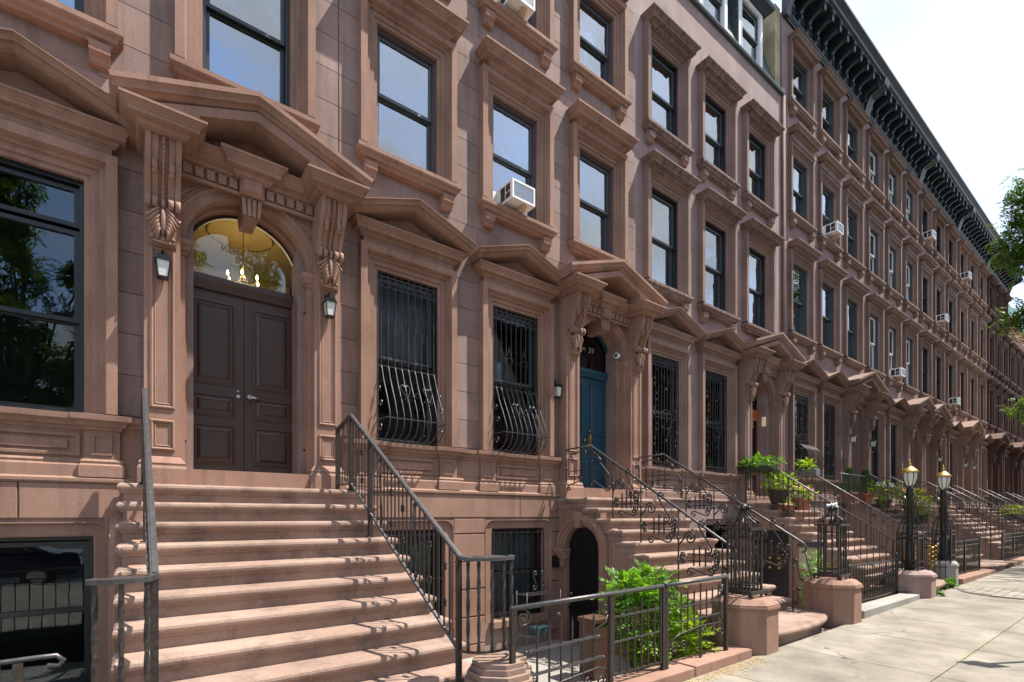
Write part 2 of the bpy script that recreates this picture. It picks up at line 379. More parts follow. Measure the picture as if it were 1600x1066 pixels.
def frame_mesh(hw, h):
    b = MB(); b.mold([(-hw,0,0),(-hw,0,h),(hw,0,h),(hw,0,0)], [(0,.0),(0,.07),(-.02,.07),(-.022,.05),(-.042,.05),(-.042,-.05),(0,-.05)], (0,-1,0), closed=True)
    return b
def curtain(iw, h):
    b = MB(); n = 36; vs = []; 
    for i in range(n+1):
        x = -iw+2*iw*i/n; y = .022*sin(i*1.55)+.012*sin(i*.63)+.008*sin(i*3.1)
        vs += [(x, y, 0), (x, y, h)]
    b.add(vs, [(2*i, 2*i+2, 2*i+3, 2*i+1) for i in range(n)], True); return b
def None_mesh(key, fn, mat):
    k = (key, mat.name)
    if k not in _cache: _cache[k] = fn().mesh(key[0], mat)
    return _cache[k]
for _k, _n in (('wf','window'),): pass

def wall_mesh(x0, x1, z0, z1, holes, y0=0, y1=.30):
    """ boxes around rectangular holes (hx0,hx1,hz0,hz1) arranged in columns """
    b = MB(); cols = sorted(set((a, c) for a, c, _, _ in holes)); x = x0
    for (a, c) in cols:
        if a > x: b.box(x, a, y0, y1, z0, z1)
        hs = sorted([(p, q) for (aa, cc, p, q) in holes if (aa, cc) == (a, c)]); z = z0
        for p, q in hs:
            if p > z: b.box(a, c, y0, y1, z, p)
            z = q
        if z < z1: b.box(a, c, y0, y1, z, z1)
        x = c
    if x < x1: b.box(x, x1, y0, y1, z0, z1)
    return b

# ------------------------------------------------------------------ portals
def console(hw=.16):
    """ scrolled bracket with ribs, bead strip and acanthus foot; y=0 is the pilaster face """
    b = MB()
    def S(k, o=0):  # side profile (y,z) of one rib, o = extra depth
        pts = []
        for i in range(15):
            t = i/14; z = 1.06-t*.62
            d = (.40-.30*(t**1.1))*(1)+.035*sin(t*pi*2.0)
            pts.append((-(d+o), z))
        return [(0.01, 1.06)]+pts+[(.01, .44)]
    for i, (a, c, o) in enumerate(((-1,-.68,.02),(-.66,-.28,-.01),(-.26,-.10,-.035),(-.08,.08,.012),(.10,.26,-.035),(.28,.66,-.01),(.68,1,.02))):
        b.prism(S(0, o), 'x', a*hw, c*hw)
    for i in range(13):     # bead strip
        t = i/13; z = 1.03-t*.56; d = .40-.30*(t**1.1)+.035*sin(t*pi*2)
        b.ball((0, -d-.016, z), .016, 6)
    for sx in (-.47, .47):  # tassels
        b.lathe([(.012,0),(.026,.02),(.03,.08),(.022,.1),(.026,.12),(.018,.2)], (sx*hw, -.315, .72), 7)
        b.ball((sx*hw, -.30, .71), .028, 7)
    # lower volute: five rounded knuckles
    for x, r, w in ((-.84,.075,.3),(-.44,.068,.3),(0,.06,.2),(.44,.068,.3),(.84,.075,.3)):
        b.tube([(hw*(x-w*.5), -.175, .43), (hw*(x+w*.5), -.175, .43)], r*.85, 9, up=(0,0,1))
    # acanthus: curved lobes fanning out and down to a lip
    for i in range(6):
        for sx in (-1, 1):
            x1 = sx*hw*(1.02-.13*i); zt = .41-.012*i; zb = .31-.045*i
            b.tube([(sx*hw*.10, -.16, zt-.03*i), (sx*hw*(.50-.05*i), -.20, (zt+zb)/2-.035-.01*i), (x1*.86, -.15, zb-.035), (x1*.98, -.09, zb+.005)], [.010,.017,.018,.009], 6)
    b.tube([(0,-.15,.42),(0,-.20,.30),(0,-.19,.16),(0,-.14,.09)], [.014,.022,.018,.016], 7)
    for i in range(5):
        x = (i-2)*.045; b.ball((x, -.135+abs(i-2)*.012, .06+abs(i-2)*.010), .027, 7)
    b.tube([(-.10,-.07,.055),(-.05,-.13,.028),(0,-.145,.02),(.05,-.13,.028),(.10,-.07,.055)], .018, 7)
    b.prism([(.01,.44),(-.07,.44),(-.10,.30),(-.09,.12),(-.045,.02),(.01,.0)], 'x', -hw*.78, hw*.78)
    return b.xform(Matrix.Diagonal((1, .72, 1, 1)))
def panel_frame(x0, x1, z0, z1, t=.022, d=.018, y=0):
    b = MB(); b.mold([(x0,y,z0),(x0,y,z1),(x1,y,z1),(x1,y,z0)], [(0,-.005),(0,d),(-t,d*.4),(-t,-.005)], (0,-1,0), closed=True); return b
def arc(cx, cz, r, n=24, a0=pi, a1=0, y=0): return [(cx+r*cos(a0+(a1-a0)*i/n), y, cz+r*sin(a0+(a1-a0)*i/n)) for i in range(n+1)]
def portal(house, cx, base, st, doormat, kind='double', lod=0, dz=0, interior=False):
    """ base = stoop platform height """
    P = base
    R = .67; SP = 4.85-2.02+P     # springing
    T = 5.70-2.02+P
    pl = MB()       # pilaster
    hw = .165
    pl.box(-hw, hw, -.25, .01, .34, T-P)
    pl.mold([(-hw,.0,0),(-hw,-.25,0),(hw,-.25,0),(hw,.0,0)], [(-.01,0),(.06,0),(.06,.20),(.045,.235),(.05,.26),(.025,.30),(.0,.335),(-.01,.335)], (0,0,1), flip=True)
    pl.box(-hw+.001, hw-.001, -.249, .01, 0, .34)
    for (a, c) in ((.40, .74), (.86, 2.62)):
        pl.mold([(-.115,-.25,a),(-.115,-.25,c),(.115,-.25,c),(.115,-.25,a)], [(0,-.005),(0,.012),(-.018,.02),(-.035,.008),(-.035,-.005)], (0,-1,0), closed=True)
        pl.mold([(-.07,-.25,a+.05),(-.07,-.25,c-.05),(.07,-.25,c-.05),(.07,-.25,a+.05)], [(0,-.005),(0,.010),(-.012,.006),(-.012,-.005)], (0,-1,0), closed=True)
    pm = None_mesh(('pilaster',), lambda: pl, st); cm = None_mesh(('console', ), console, st)
    for s_ in (-1, 1):
        put('pilaster', pm, house, (cx+s_*.89, 0, P))
        put('console', cm, house, (cx+s_*.89, -.25, T-1.06))
    # inner jamb piers and imposts
    jb = MB(); im = MB(); im2 = MB()
    for s_ in (-1, 1):
        jb.box(s_*R, s_*.73, -.12, .36, 0, SP-P-.17)
        jb.box(s_*R, s_*.76, -.15, .36, 0, .22)
    # reveal panels
    for s_ in (-1, 1):
        x = s_*R
        for t_ in (0, 1):
            o = .09+t_*.05
            jb.add([(x-s_*.012, -.12+o, .45+o), (x-s_*.012, .30-o, .45+o), (x-s_*.012, .30-o, 2.45-o), (x-s_*.012, -.12+o, 2.45-o)], [(0,1,2,3)])
            for (ya, yb, za, zb) in ((-.12+o, -.12+o+.02, .45+o, 2.45-o), (.30-o-.02, .30-o, .45+o, 2.45-o)):
                jb.box(x-s_*.02, x+s_*.001, ya, yb, za, zb)
            for za in (.45+o, 2.45-o-.02): jb.box(x-s_*.02, x+s_*.001, -.12+o, .30-o, za, za+.02)
    put('door_jamb', None_mesh(('door_jamb',), lambda: jb, st), house, (cx, 0, P))
    ipr = [(-.01,0),(.015,0),(.02,.04),(.045,.05),(.05,.09),(.07,.11),(.07,.165),(-.01,.165)]
    for s_ in (-1, 1):
        b = MB(); x0, x1 = (R, .73) if s_ > 0 else (-.73, -R)
        if s_ > 0: b.mold([(x0,.35,0),(x0,-.12,0),(x1,-.12,0)], ipr, (0,0,1), flip=True)
        else: b.mold([(x0,-.12,0),(x1,-.12,0),(x1,.35,0)], ipr, (0,0,1), flip=True)
        b.box(x0, x1, -.119, .36, 0.001, .169)
        put('impost', None_mesh(('impost', s_), lambda: b, st), house, (cx, 0, SP-.17))
    # arch ring
    def ring():
        b = MB(); b.mold(arc(0,0,R,28), [(0,-.36),(0,-.12),(.03,-.11),(.03,.0),(0,.01),(0,.135),(.095,.135),(.10,.15),(.115,.158),(.13,.158),(.14,.145),(.165,.145),(.165,.0),(.04,.0),(.04,-.36)], (0,-1,0))
        # two soffit ribs
        return b
    put('door_arch', None_mesh(('arch',), ring, st), house, (cx, 0, SP))
    # spandrel wall with arch cut
    def spand():
        b = MB(); ro = R+.165; top = T-P-(SP-P)-.10; n = 14
        for s_ in (-1, 1):
            for i in range(n):
                a0 = pi/2*i/n; a1 = pi/2*(i+1)/n
                xa, xb = s_*ro*cos(a0), s_*ro*cos(a1); za, zb = ro*sin(a0), ro*sin(a1)
                b.add([(xa,-.12,za),(xb,-.12,zb),(xb,-.12,top),(xa,-.12,top)], [(0,1,2,3)])
            # triangular sunk panel trim
            tri = [(s_*.70,-.12,.56),(s_*.36,-.12,.80),(s_*.70,-.12,.80)]
            if s_ > 0: tri = tri[::-1]
            b.mold(tri, [(0,-.005),(0,.016),(-.028,.006),(-.028,-.005)], (0,-1,0), closed=True)
            b.mold(tri, [(-.05,-.005),(-.05,.012),(-.06,.012),(-.06,-.005)], (0,-1,0), closed=True)
        return b
    put('spandrel', None_mesh(('spandrel',), spand, st), house, (cx, 0, SP))
    # keystone
    def keyst():
        b = MB(); b.prism([(-.075,-.14),(.075,-.14),(.098,.09),(-.098,.09)], 'y', -.20, .2)
        for x in (-.075,-.025,.025,.075): b.prism([(x-.019,-.13),(x+.019,-.13),(x*1.2+.021,.09),(x*1.2-.021,.09)], 'y', -.235, -.2)
        b.prism([(-.135,.09),(.135,.09),(.135,.27),(-.135,.27)], 'y', -.27, -.1)
        b.add([(-.135,-.27,.09),(.135,-.27,.09),(.135,-.27,.27),(-.135,-.27,.27),(-.095,-.315,.125),(.095,-.315,.125),(.095,-.315,.25),(-.095,-.315,.25)], [(0,1,5,4),(1,2,6,5),(2,3,7,6),(3,0,4,7),(4,5,6,7)])
        return b
    put('keystone', None_mesh(('keystone',), keyst, st), house, (cx, 0, SP+R-.075))
    # dentil band and entablature
    def entab():
        b = MB(); w = .74
        b.box(-w, w, -.20, .01, -.14, .10); b.box(-w, w, -.235, -.2, -.175, -.14)
        b.mold([(-w,-.20,-.01),(w,-.20,-.01)], [(u*.72, v*.72) for u, v in CROWN[:-1]]+[(0,.215)], (0,0,1), flip=True)
        e = .16
        b.mold([(-e,-.2,-.005),(-e,-.285,-.005),(e,-.285,-.005),(e,-.2,-.005)], [(u*.74, v*.745) for u, v in CROWN[:-1]]+[(-.01,.228)], (0,0,1), flip=True); b.box(-e, e, -.285, -.19, 0, .222)
        return b
    put('entablature', None_mesh(('entab',), entab, st), house, (cx, 0, T))
    dm = None_mesh(('dentil',), lambda: MB().box(-.04,.04,-.255,-.2,-.125,-.02), st)
    if lod < 2:
        for i in range(5):
            for s_ in (-1, 1): put('dentil', dm, house, (cx+s_*(.20+i*.115), 0, T))
    # caps over consoles
    def cap():
        b = MB(); e = .172; yy = -.55
        b.mold([(-e,.01,0),(-e,yy,0),(e,yy,0),(e,.01,0)], [(u*.78, v*.64) for u, v in CROWN[:-1]]+[(0,.195)], (0,0,1), flip=True); b.box(-e, e, yy, .01, .001, .192); return b
    for s_ in (-1, 1): put('console_cap', None_mesh(('cap',), cap, st), house, (cx+s_*.89, 0, T))
    hwp = 1.29; rise = .44
    put('pediment_cornice', None_mesh(('prk',), lambda: ped_rake(hwp, rise, th=.17, proj=.69), st), house, (cx, 0, T+.196))
    def ty():
        b = MB(); b.prism([(-1.2,-.01),(1.2,-.01),(0,rise-.02)], 'y', -.16, .01)
        for s_ in (-1, 1):
            # lower fascia under the rake, cut off above the caps
            b.prism([(s_*1.2,0.0),(s_*.60,0.0),(s_*.57,.13),(0,.33),(0,rise),(s_*1.25,.0)] if s_ > 0 else [(0,rise),(0,.33),(-.57,.13),(-.60,0.0),(-1.2,0.0)], 'y', -.60, -.16)
        return b
    put('tympanum', None_mesh(('tymp',), ty, st), house, (cx, 0, T+.196))
    # door sill block, door, transom bar, fanlight
    put('door_sill', None_mesh(('dsill', ), lambda: MB().box(-.70,.70,-.28,.40,0,.21), st), house, (cx, 0, P))
    dY = .30; DB = P+.21; DT = SP-.34
    def leaf(w, h, panels):
        b = MB(); b.box(0, w, 0, .05, 0, h)
        for (a, c) in panels:
            m_ = .10
            b.mold([(m_,0,a),(m_,0,c),(w-m_,0,c),(w-m_,0,a)], [(0,-.002),(0,.014),(-.02,.016),(-.03,-.002)], (0,-1,0), closed=True)
            b.mold([(m_+.045,0,a+.045),(m_+.045,0,c-.045),(w-m_-.045,0,c-.045),(w-m_-.045,0,a+.045)], [(0,-.002),(-.03,.012),(-.04,.012),(-.04,-.002)], (0,-1,0), closed=True)
            b.box(m_+.08, w-m_-.08, -.012, 0, a+.08, c-.08)
        return b
    h = DT-DB
    pan = [(.12,.62),(.72,1.0),(1.12,h-.12)] if kind == 'double' else [(.14,.62),(.95,h-.14)]
    if kind == 'glass':
        d = put('door', None_mesh(('doorg',), lambda: sash(R-.01, h, .12), doormat), house, (cx, dY, DB))
        put('pane', None_mesh(('dpn',), lambda: rect(-R+.1, R-.1, .1, h-.1, -.02), GLASS), d)
        put('mid_rail', None_mesh(('mdr',), lambda: MB().box(-R+.1,R-.1,-.03,.01,.62,.74), doormat), d)
    else:
        lm = None_mesh(('leaf', kind, doormat.name), lambda: leaf(R-.004, h, pan), doormat)
        l1 = put('door', lm, house, (cx-R, dY, DB)); l2 = put('door', lm, house, (cx+.004, dY, DB))
        hd = MB()
        if doormat is DOORB:
            hd.tube([(.05,0,1.0),(.05,-.07,1.0)], .028, 10); hd.tube([(.05,-.06,1.0),(.10,-.065,1.0),(.17,-.06,.985)], .014, 8)
            part('door_handle', hd, STEEL, l2)
            lk = MB(); lk.tube([(.60,0,1.0),(.60,-.02,1.0)], .022, 10); lk.tube([(.60,0,1.07),(.60,-.015,1.07)], .012, 8); part('lock', lk, STEEL, l1)
        else:
            hd.box(.03, .08, -.02, 0, .80, 1.15); hd.tube([(.055,-.02,.85),(.055,-.07,.87),(.055,-.07,1.12),(.055,-.02,1.14)], .012, 8); hd.ball((.055,-.03,1.2), .022, 8)
            part('door_handle', hd, BRASS, l2)
            kn = MB(); kn.ball((.6,-.03,1.0), .03, 8); part('knob', kn, BRASS, l1)
    tb = MB(); tb.mold([(-R,dY-.01,0),(R,dY-.01,0)], [(0,0),(.03,0),(.04,.06),(.07,.09),(.07,.15),(0,.19)], (0,0,1), flip=True); tb.box(-R,R,dY-.01,dY+.06,0,.19)
    put('transom_bar', None_mesh(('tbar', doormat.name), lambda: tb, doormat), house, (cx, 0, DT))
    def fan():
        b = MB(); z0 = DT+.19-SP; pts = [(R*cos(pi*i/28), R*sin(pi*i/28)) for i in range(29)]
        if z0 < 0: pts = [(R, z0)]+pts+[(-R, z0)]
        b.prism(pts, 'y', dY+.02, dY+.026); return b
    fl = put('fanlight', None_mesh(('fan',), fan, GLASSF), house, (cx, 0, SP))
    fr = MB(); fr.mold(arc(0,0,R-.005,24,y=dY), [(0,.0),(0,.05),(-.035,.05),(-.035,0)], (0,-1,0))
    put('fanlight_frame', None_mesh(('fanf', doormat.name), lambda: fr, doormat), fl)
    return fl, SP, dY

def letters(txt, size, parent, loc, mat, rot=(pi/2,0,0), name='house_number', ext=.002):
    cu = bpy.data.curves.new(name, 'FONT'); cu.body = txt; cu.size = size; cu.extrude = ext; cu.align_x = 'CENTER'
    cu.shear = .25
    o = bpy.data.objects.new('t', cu); COL.objects.link(o)
    dg = bpy.context.evaluated_depsgraph_get(); dg.update(); me = bpy.data.meshes.new_from_object(o.evaluated_get(dg))
    bpy.data.objects.remove(o); me.materials.clear(); me.materials.append(mat)
    return put(name, me, parent, loc, rot=rot)

# ------------------------------------------------------------------ houses
def niche_trim(x0, x1, z0, z1, r=.16):
    """ basement window surround with rounded upper corners """
    pts = [(x0,0,z0),(x0,0,z1-r)]+[(x0+r-r*cos(pi/2*i/6),0,z1-r+r*sin(pi/2*i/6)) for i in range(1,7)]
    pts += [(x1-r+r*sin(pi/2*i/6),0,z1-r+r*cos(pi/2*i/6)) for i in range(0,7)]+[(x1,0,z0)]
    q = []
    for p in pts:
        if not q or (Vector(p)-Vector(q[-1])).length > 1e-4: q.append(p)
    return q
def house(name, label, x0, x1, st, stt, bays, door_bay, floors, top, opt):
    """ floors: list of (sill z, head z, hood top or None) for the upper floors; bays: centre x list """
    H = thing('brownstone_house', label, 'house', (x0, 0, 0), 'brownstone houses in the row')
    dz = opt.get('dz', 0); G = gz((x0+x1)/2)
    base = 2.02+dz
    parlor = (2.78+dz, 5.25+dz)
    X = lambda x: x-x0
    holes = []
    wx = HW+.09
    for i, c in enumerate(bays):
        hs = []
        if i == door_bay: hs.append((base, 5.65+dz))
        else: hs.append((parlor[0]-.02, parlor[1]+.06))
        for f in floors: hs.append((f[0]-.02, f[1]+.06))
        w = .74 if False else wx
        for a, b in hs: holes.append((X(c)-w, X(c)+w, a, b))
        if i == door_bay:
            holes = [h for h in holes if not (abs(h[0]-(X(c)-w)) < 1e-6 and h[2] == base)]
            holes.append((X(c)-w, X(c)+w, base+.2, 5.62+dz))
    part('wall', wall_mesh(0, X(x1), 2.08+dz, top, holes), st, H)
    # dark shell behind the facade
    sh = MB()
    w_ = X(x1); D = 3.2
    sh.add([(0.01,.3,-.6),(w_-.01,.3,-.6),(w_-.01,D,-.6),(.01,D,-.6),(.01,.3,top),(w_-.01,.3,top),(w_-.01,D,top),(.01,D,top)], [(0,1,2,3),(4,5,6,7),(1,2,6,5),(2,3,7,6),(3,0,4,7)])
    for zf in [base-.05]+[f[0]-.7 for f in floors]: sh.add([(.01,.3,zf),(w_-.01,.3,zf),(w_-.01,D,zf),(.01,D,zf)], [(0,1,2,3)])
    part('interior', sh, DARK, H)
    # outer sides and back so that the house is solid
    b = MB(); b.box(0, w_, D+.01, D+.3, -.6, top+.02)
    part('rear_wall', b, st, H)
    part('roof', MB().box(0, w_, .31, D, top+.001, top+.05), SHING, H)
    # basement
    bz0 = G-.62; by = -.10
    bh = []
    nich = []
    for i, c in enumerate(bays):
        if i == door_bay: continue
        cc = X(c)+opt.get('boff', 0); bh.append((cc-.72, cc+.72, bz0+.55, 1.64+dz)); nich.append(cc)
    part('basement_wall', wall_mesh(0, w_, bz0-.1, 2.08+dz, bh, y0=by, y1=.28), st, H)
    # rusticated basement blocks
    if opt.get('blocks'):
        zs = [bz0]
        z = 1.41+dz
        lv = []
        while z > bz0+.1: lv.append(z); z -= .445
        lv = lv[::-1]; rows = []
        prev = bz0
        for q in lv:
            rows.append((prev, q)); prev = q
        rows.append((prev, 2.04+dz))
        for (za, zb) in rows:
            xs = 0; cuts = []
            for cc in nich: cuts.append((cc-.72, cc+.72))
            if zb > 1.7+dz: segs = [(0, nich[0]), (nich[0], nich[-1]), (nich[-1], w_)] if len(nich) > 1 else [(0, nich[0]), (nich[0], w_)]
            else:
                segs = []; p = 0
                for a, c2 in cuts:
                    if a-p > .08: segs.append((p, a))
                    p = c2
                if w_-p > .08: segs.append((p, w_))
            for a, c2 in segs:
                if zb > 1.7+dz:
                    zz0 = 1.66+dz
                else: zz0 = za
                if zb <= zz0: continue
                m = MB(); m.box(a+.006, c2-.006, by-.03, by+.01, zz0+.018, zb-.004)
                part('basement_block', m, stt, H, bev=.008)
            if zb > 1.7+dz:   # short pieces between the niches and below the lintel course
                p = 0
                for a, c2 in cuts+[(w_, w_)]:
                    if a-p > .08:
                        m = MB(); m.box(p+.006, a-.006, by-.03, by+.01, za+.018, 1.655+dz); part('basement_block', m, stt, H, bev=.008)
                    p = c2
    for cc in nich:
        za, zb = bz0+.55, 1.64+dz
        # fillers in the rounded corners + trim
        t = MB(); pth = niche_trim(cc-.72, cc+.72, za, zb)
        pth = [(p[0], by-.03, p[2]) for p in pth]
        t.mold(pth, [(0,.006),(0,-.12),(-.15,-.12),(-.15,-.035),(-.135,-.028),(-.02,-.028),(-.012,0.006)], (0,-1,0))
        for s_ in (-1, 1):
            r = .16; poly = [(cc+s_*.72, zb), (cc+s_*(.72-r), zb)]+[(cc+s_*(.72-r+r*sin(pi/2*i/6)), zb-r+r*cos(pi/2*i/6)) for i in range(7)][1:]
            t.prism(poly, 'y', by-.03, by+.1)
        part('basement_window_surround', t, stt, H)
        part('basement_sill', MB().box(cc-.62, cc+.62, by-.07, .1, za-.10, za+.02), stt, H, bev=.01)
        window(H, cc, za+.02, zb-za-.17, BLK, BLK, GLASS, blind=opt.get('bblind'), hw=.57)
    # water table mouldings
    wt = MB()
    wt.mold([(0,-.135,2.04+dz),(w_,-.135,2.04+dz)], [(-.13,0),(.0,0),(.015,.02),(.015,.05),(-.02,.07),(-.13,.07)], (0,0,1), flip=True)
    part('water_table', wt, stt, H)
    # dado under the parlor windows: pedestals with panels, sill course
    def dado(a, c2, cc=None):
        b = MB()
        b.box(a, c2, -.06, .01, 2.11+dz, 2.60+dz)
        b.mold([(a,-.06,2.11+dz),(c2,-.06,2.11+dz)], [(-.05,0),(.04,0),(.04,.12),(.025,.14),(.03,.165),(.01,.19),(-.05,.19)], (0,0,1), flip=True)
        b.mold([(a,-.06,2.60+dz),(c2,-.06,2.60+dz)], [(-.05,0),(.01,0),(.02,.03),(.05,.045),(.06,.08),(.10,.10),(.105,.155),(-.05,.18)], (0,0,1), flip=True)
        if cc is not None:
            for s_ in (-1, 1):
                xx = cc+s_*.64
                b.mold([(xx-.15,-.03,2.11+dz),(xx-.15,-.105,2.11+dz),(xx+.15,-.105,2.11+dz),(xx+.15,-.03,2.11+dz)], [(-.05,0),(.04,0),(.04,.12),(.025,.14),(.03,.165),(.01,.19),(-.05,.19)], (0,0,1), flip=True)
                b.box(xx-.148, xx+.148, -.104, -.03, 2.112+dz, 2.60+dz)
                b.mold([(xx-.15,-.03,2.602+dz),(xx-.15,-.105,2.602+dz),(xx+.15,-.105,2.602+dz),(xx+.15,-.03,2.602+dz)], [(-.05,0),(.01,0),(.02,.03),(.05,.045),(.06,.08),(.10,.10),(.105,.155),(-.05,.182)], (0,0,1), flip=True)
                b.mold([(xx-.085,-.105,2.34+dz),(xx-.085,-.105,2.56+dz),(xx+.085,-.105,2.56+dz),(xx+.085,-.105,2.34+dz)], [(0,-.003),(0,.012),(-.02,.014),(-.03,-.003)], (0,-1,0), closed=True)
            b.mold([(cc-.46,-.06,2.33+dz),(cc-.46,-.06,2.56+dz),(cc+.46,-.06,2.56+dz),(cc+.46,-.06,2.33+dz)], [(0,-.003),(0,.02),(-.03,.022),(-.045,-.003)], (0,-1,0), closed=True)
            b.box(cc-.36, cc+.36, -.085, -.055, 2.40+dz, 2.49+dz)
        return b
    edges = []
    dc = X(bays[door_bay]) if door_bay is not None else None
    for i, c in enumerate(bays):
        if i == door_bay: continue
        a = X(c)-1.015; c2 = X(c)+1.015
        a = max(0, a); c2 = min(w_, c2)
        if dc is not None:
            if dc > X(c): c2 = min(c2, dc-1.07)
            else: a = max(a, dc+1.07)
        part('sill_course', dado(a, c2, X(c)), stt, H)
    # stone courses
    if opt.get('blocks'):
        z = 2.80+dz; k = 0; ch = .452
        while z < top-.02:
            zb = min(z+ch, top)
            ints = []
            for i, c in enumerate(bays):
                w = .60
                hit = False
                if i == door_bay and z < 6.0+dz: ints.append((X(c)-1.0, X(c)+1.0)); continue
                rng = ([] if i == door_bay else [(parlor[0]-.1, parlor[1]+.15)])+[(f[0]-.12, f[1]+.15) for f in floors]
                for a, b2 in rng:
                    if zb > a and z < b2: hit = True
                if hit: ints.append((X(c)-w, X(c)+w))
            p = 0; segs = []
            for a, c2 in ints:
                if a-p > .05: segs.append((p, a))
                p = c2
            if w_-p > .05: segs.append((p, w_))
            for a, c2 in segs:
                n = max(1, int((c2-a)/1.7)); 
                cutp = [a+(c2-a)*j/n for j in range(n+1)]
                if n > 1: 
                    for j in range(1, n): cutp[j] += (.22 if k % 2 else -.22)
                for j in range(n):
                    g0 = .0035 if (a > 0 or j > 0) else .006
                    m = MB(); m.box(cutp[j]+g0, cutp[j+1]-.0035, -.014, .01, z+.004, zb-.003)
                    part('stone_block', m, st, H, bev=.003)
            z = zb; k += 1
    # parlor windows
    lod = opt.get('lod', 0)
    ph = parlor[1]-parlor[0]
    for i, c in enumerate(bays):
        if i == door_bay: continue
        put('window_casing', None_mesh(('casing', round(ph,2)), lambda: casing(HW, ph), stt), H, (X(c), 0, parlor[0]))
        put('frieze', None_mesh(('frieze',), lambda: MB().box(-.72,.72,-.10,.01,0,.10), stt), H, (X(c), 0, parlor[1]+.281))
        put('pediment_base', None_mesh(('pedb',), lambda: ped_small(.93), stt), H, (X(c), 0, 5.62+dz))
        put('pediment_cornice', None_mesh(('pedr',), lambda: ped_rake(.94, .33, th=.11, proj=.40), stt), H, (X(c), 0, 5.80+dz))
        put('tympanum', None_mesh(('pedt',), lambda: tymp(.9, .30, -.04), stt), H, (X(c), 0, 5.80+dz))
        window(H, X(c), parlor[0], ph, opt.get('pframe', BLK), opt.get('psash', GRYF), GLASS, transom=opt.get('transom', False), blind=opt.get('pblind'), blind_h=opt.get('pbh', 1))
    for fi, f in enumerate(floors):
        h = f[1]-f[0]
        for i, c in enumerate(bays):
            put('window_casing', None_mesh(('casing', round(h,2)), lambda: casing(HW, h), stt), H, (X(c), 0, f[0]), scale=(1, .72 if lod > 0 else 1, 1))
            put('frieze', None_mesh(('frz', round(f[2]-f[1],2)), lambda: MB().box(-.745,.745,-.13,.01,0,f[2]-.28-f[1]-.281), stt), H, (X(c), 0, f[1]+.281)) if f[2]-.28-f[1]-.281 > .01 else None
            put('hood', None_mesh(('hood', lod > 0), lambda: hood(.80, .72, .80) if lod > 0 else hood(.85, .92, .85), opt.get('hoodmat', stt)), H, (X(c), 0, f[2]-.285))
            put('window_sill', None_mesh(('sill',), lambda: sill(.82), opt.get('hoodmat', stt)), H, (X(c), 0, f[0]-.24), scale=(1, .8 if lod > 0 else 1, 1))
            bm_ = None_mesh(('bracket',), bracket, stt)
            if not (i == door_bay and fi == 0):
                for s_ in (-1, 1): put('sill_bracket', bm_, H, (X(c)+s_*.62, 0, f[0]-.44))
            bl = opt.get('blinds', {}).get((fi, i), random.choice((CURT, CURT, CURT, CURTT)) if x0 > 8 else CURT)
            opt.setdefault('bh', {}).setdefault((fi, i), random.choice((1, 1, 1, .8, .55)) if x0 > 8 else 1)
            window(H, X(c), f[0], h, opt.get('frame', MAUV), opt.get('sash', GRYF), GLASSB, blind=bl, blind_h=opt.get('bh', {}).get((fi, i), 1.0))
    if door_bay is not None:
        fl = portal(H, X(bays[door_bay]), base, stt, opt.get('door', DOORB), opt.get('dkind', 'double'), lod)
        opt['fl'] = fl
    return H

FL_A = [(6.92, 8.80, 9.36), (10.25, 11.85, 12.46)]
FL_B = [(7.15, 9.25, 9.80), (10.65, 12.42, 13.15), (13.95, 15.45, 15.86)]
FL_C = [(6.80, 8.92, 9.40), (10.20, 12.0, 12.46)]
H1 = house('h', 'leftmost house, smooth coursed brownstone with a dark brown arched double door', -4.9, 2.28, ST1, ST1T, [-2.93, -.88, 1.17], 2, FL_A, 13.83,
           dict(blocks=True, transom=True, pframe=BLK, psash=BLK, frame=BLK, sash=BLK, door=DOORB, blinds={(0,2): CURT}))
H2o = dict(bh={(0,1):.62, (1,1):.7, (1,2):.8}, blocks=True, door=DOORT, pblind=CURTD, pbh=.45, bblind=CURTD)
H2 = house('h', 'coursed brownstone house with a blue arched door and two bulging window grilles', 2.285, 8.50, ST1, ST1T, [3.32, 5.35, 7.38], 2, FL_A, 13.83, H2o)
H3o = dict(frame=BLK, pframe=BLK, hoodmat=ST3T, door=DOORO, dkind='glass', pblind=CURTD)
H3 = house('h', 'smooth pink stucco house with stained black window hoods and a dormered slate mansard', 8.505, 15.05, ST3, ST3C, [9.57, 11.60, 13.62], 2, FL_C, 13.83, H3o)
H4 = house('h', 'rose brown four storey house right of the downpipe, first under the dark bracketed cornice', 15.055, 21.2, ST4, ST4T, [16.2, 18.2, 20.2], 2, FL_B, 16.3, dict(dz=.1, lod=1, sash=GRYF, frame=GRYF, pblind=CURTD, door=DOORB))
H5 = house('h', 'second rose brown four storey house under the dark cornice, door on its right', 21.205, 27.35, ST4, ST4T, [22.25, 24.25, 26.3], 2, FL_B, 16.3, dict(dz=.1, lod=2, sash=WHT, frame=GRYF, pblind=CURTD, door=DOORB))
H6 = house('h', 'third rose brown four storey house under the dark cornice, door on its left', 27.355, 33.5, ST4, ST4T, [28.4, 30.45, 32.5], 0, FL_B, 16.3, dict(dz=.1, lod=2, frame=BLK, sash=BLK, pblind=CURTD, door=DOORB))
H7 = house('h', 'tan brownstone house with sunlit portal, last before the dark red houses', 33.505, 39.9, ST5, ST5, [34.7, 36.8, 38.9], 0, FL_B, 16.3, dict(dz=.1, lod=2, frame=BLK, sash=BLK, pblind=CURTD, door=DOORB))
H8 = house('h', 'first dark red house at the far end, under the end of the black cornice', 39.905, 46.0, ST8, ST8, [41.1, 43.1, 45.0], 0, FL_B, 16.3, dict(dz=.1, lod=2, frame=BLK, sash=BLK, door=DOORB))
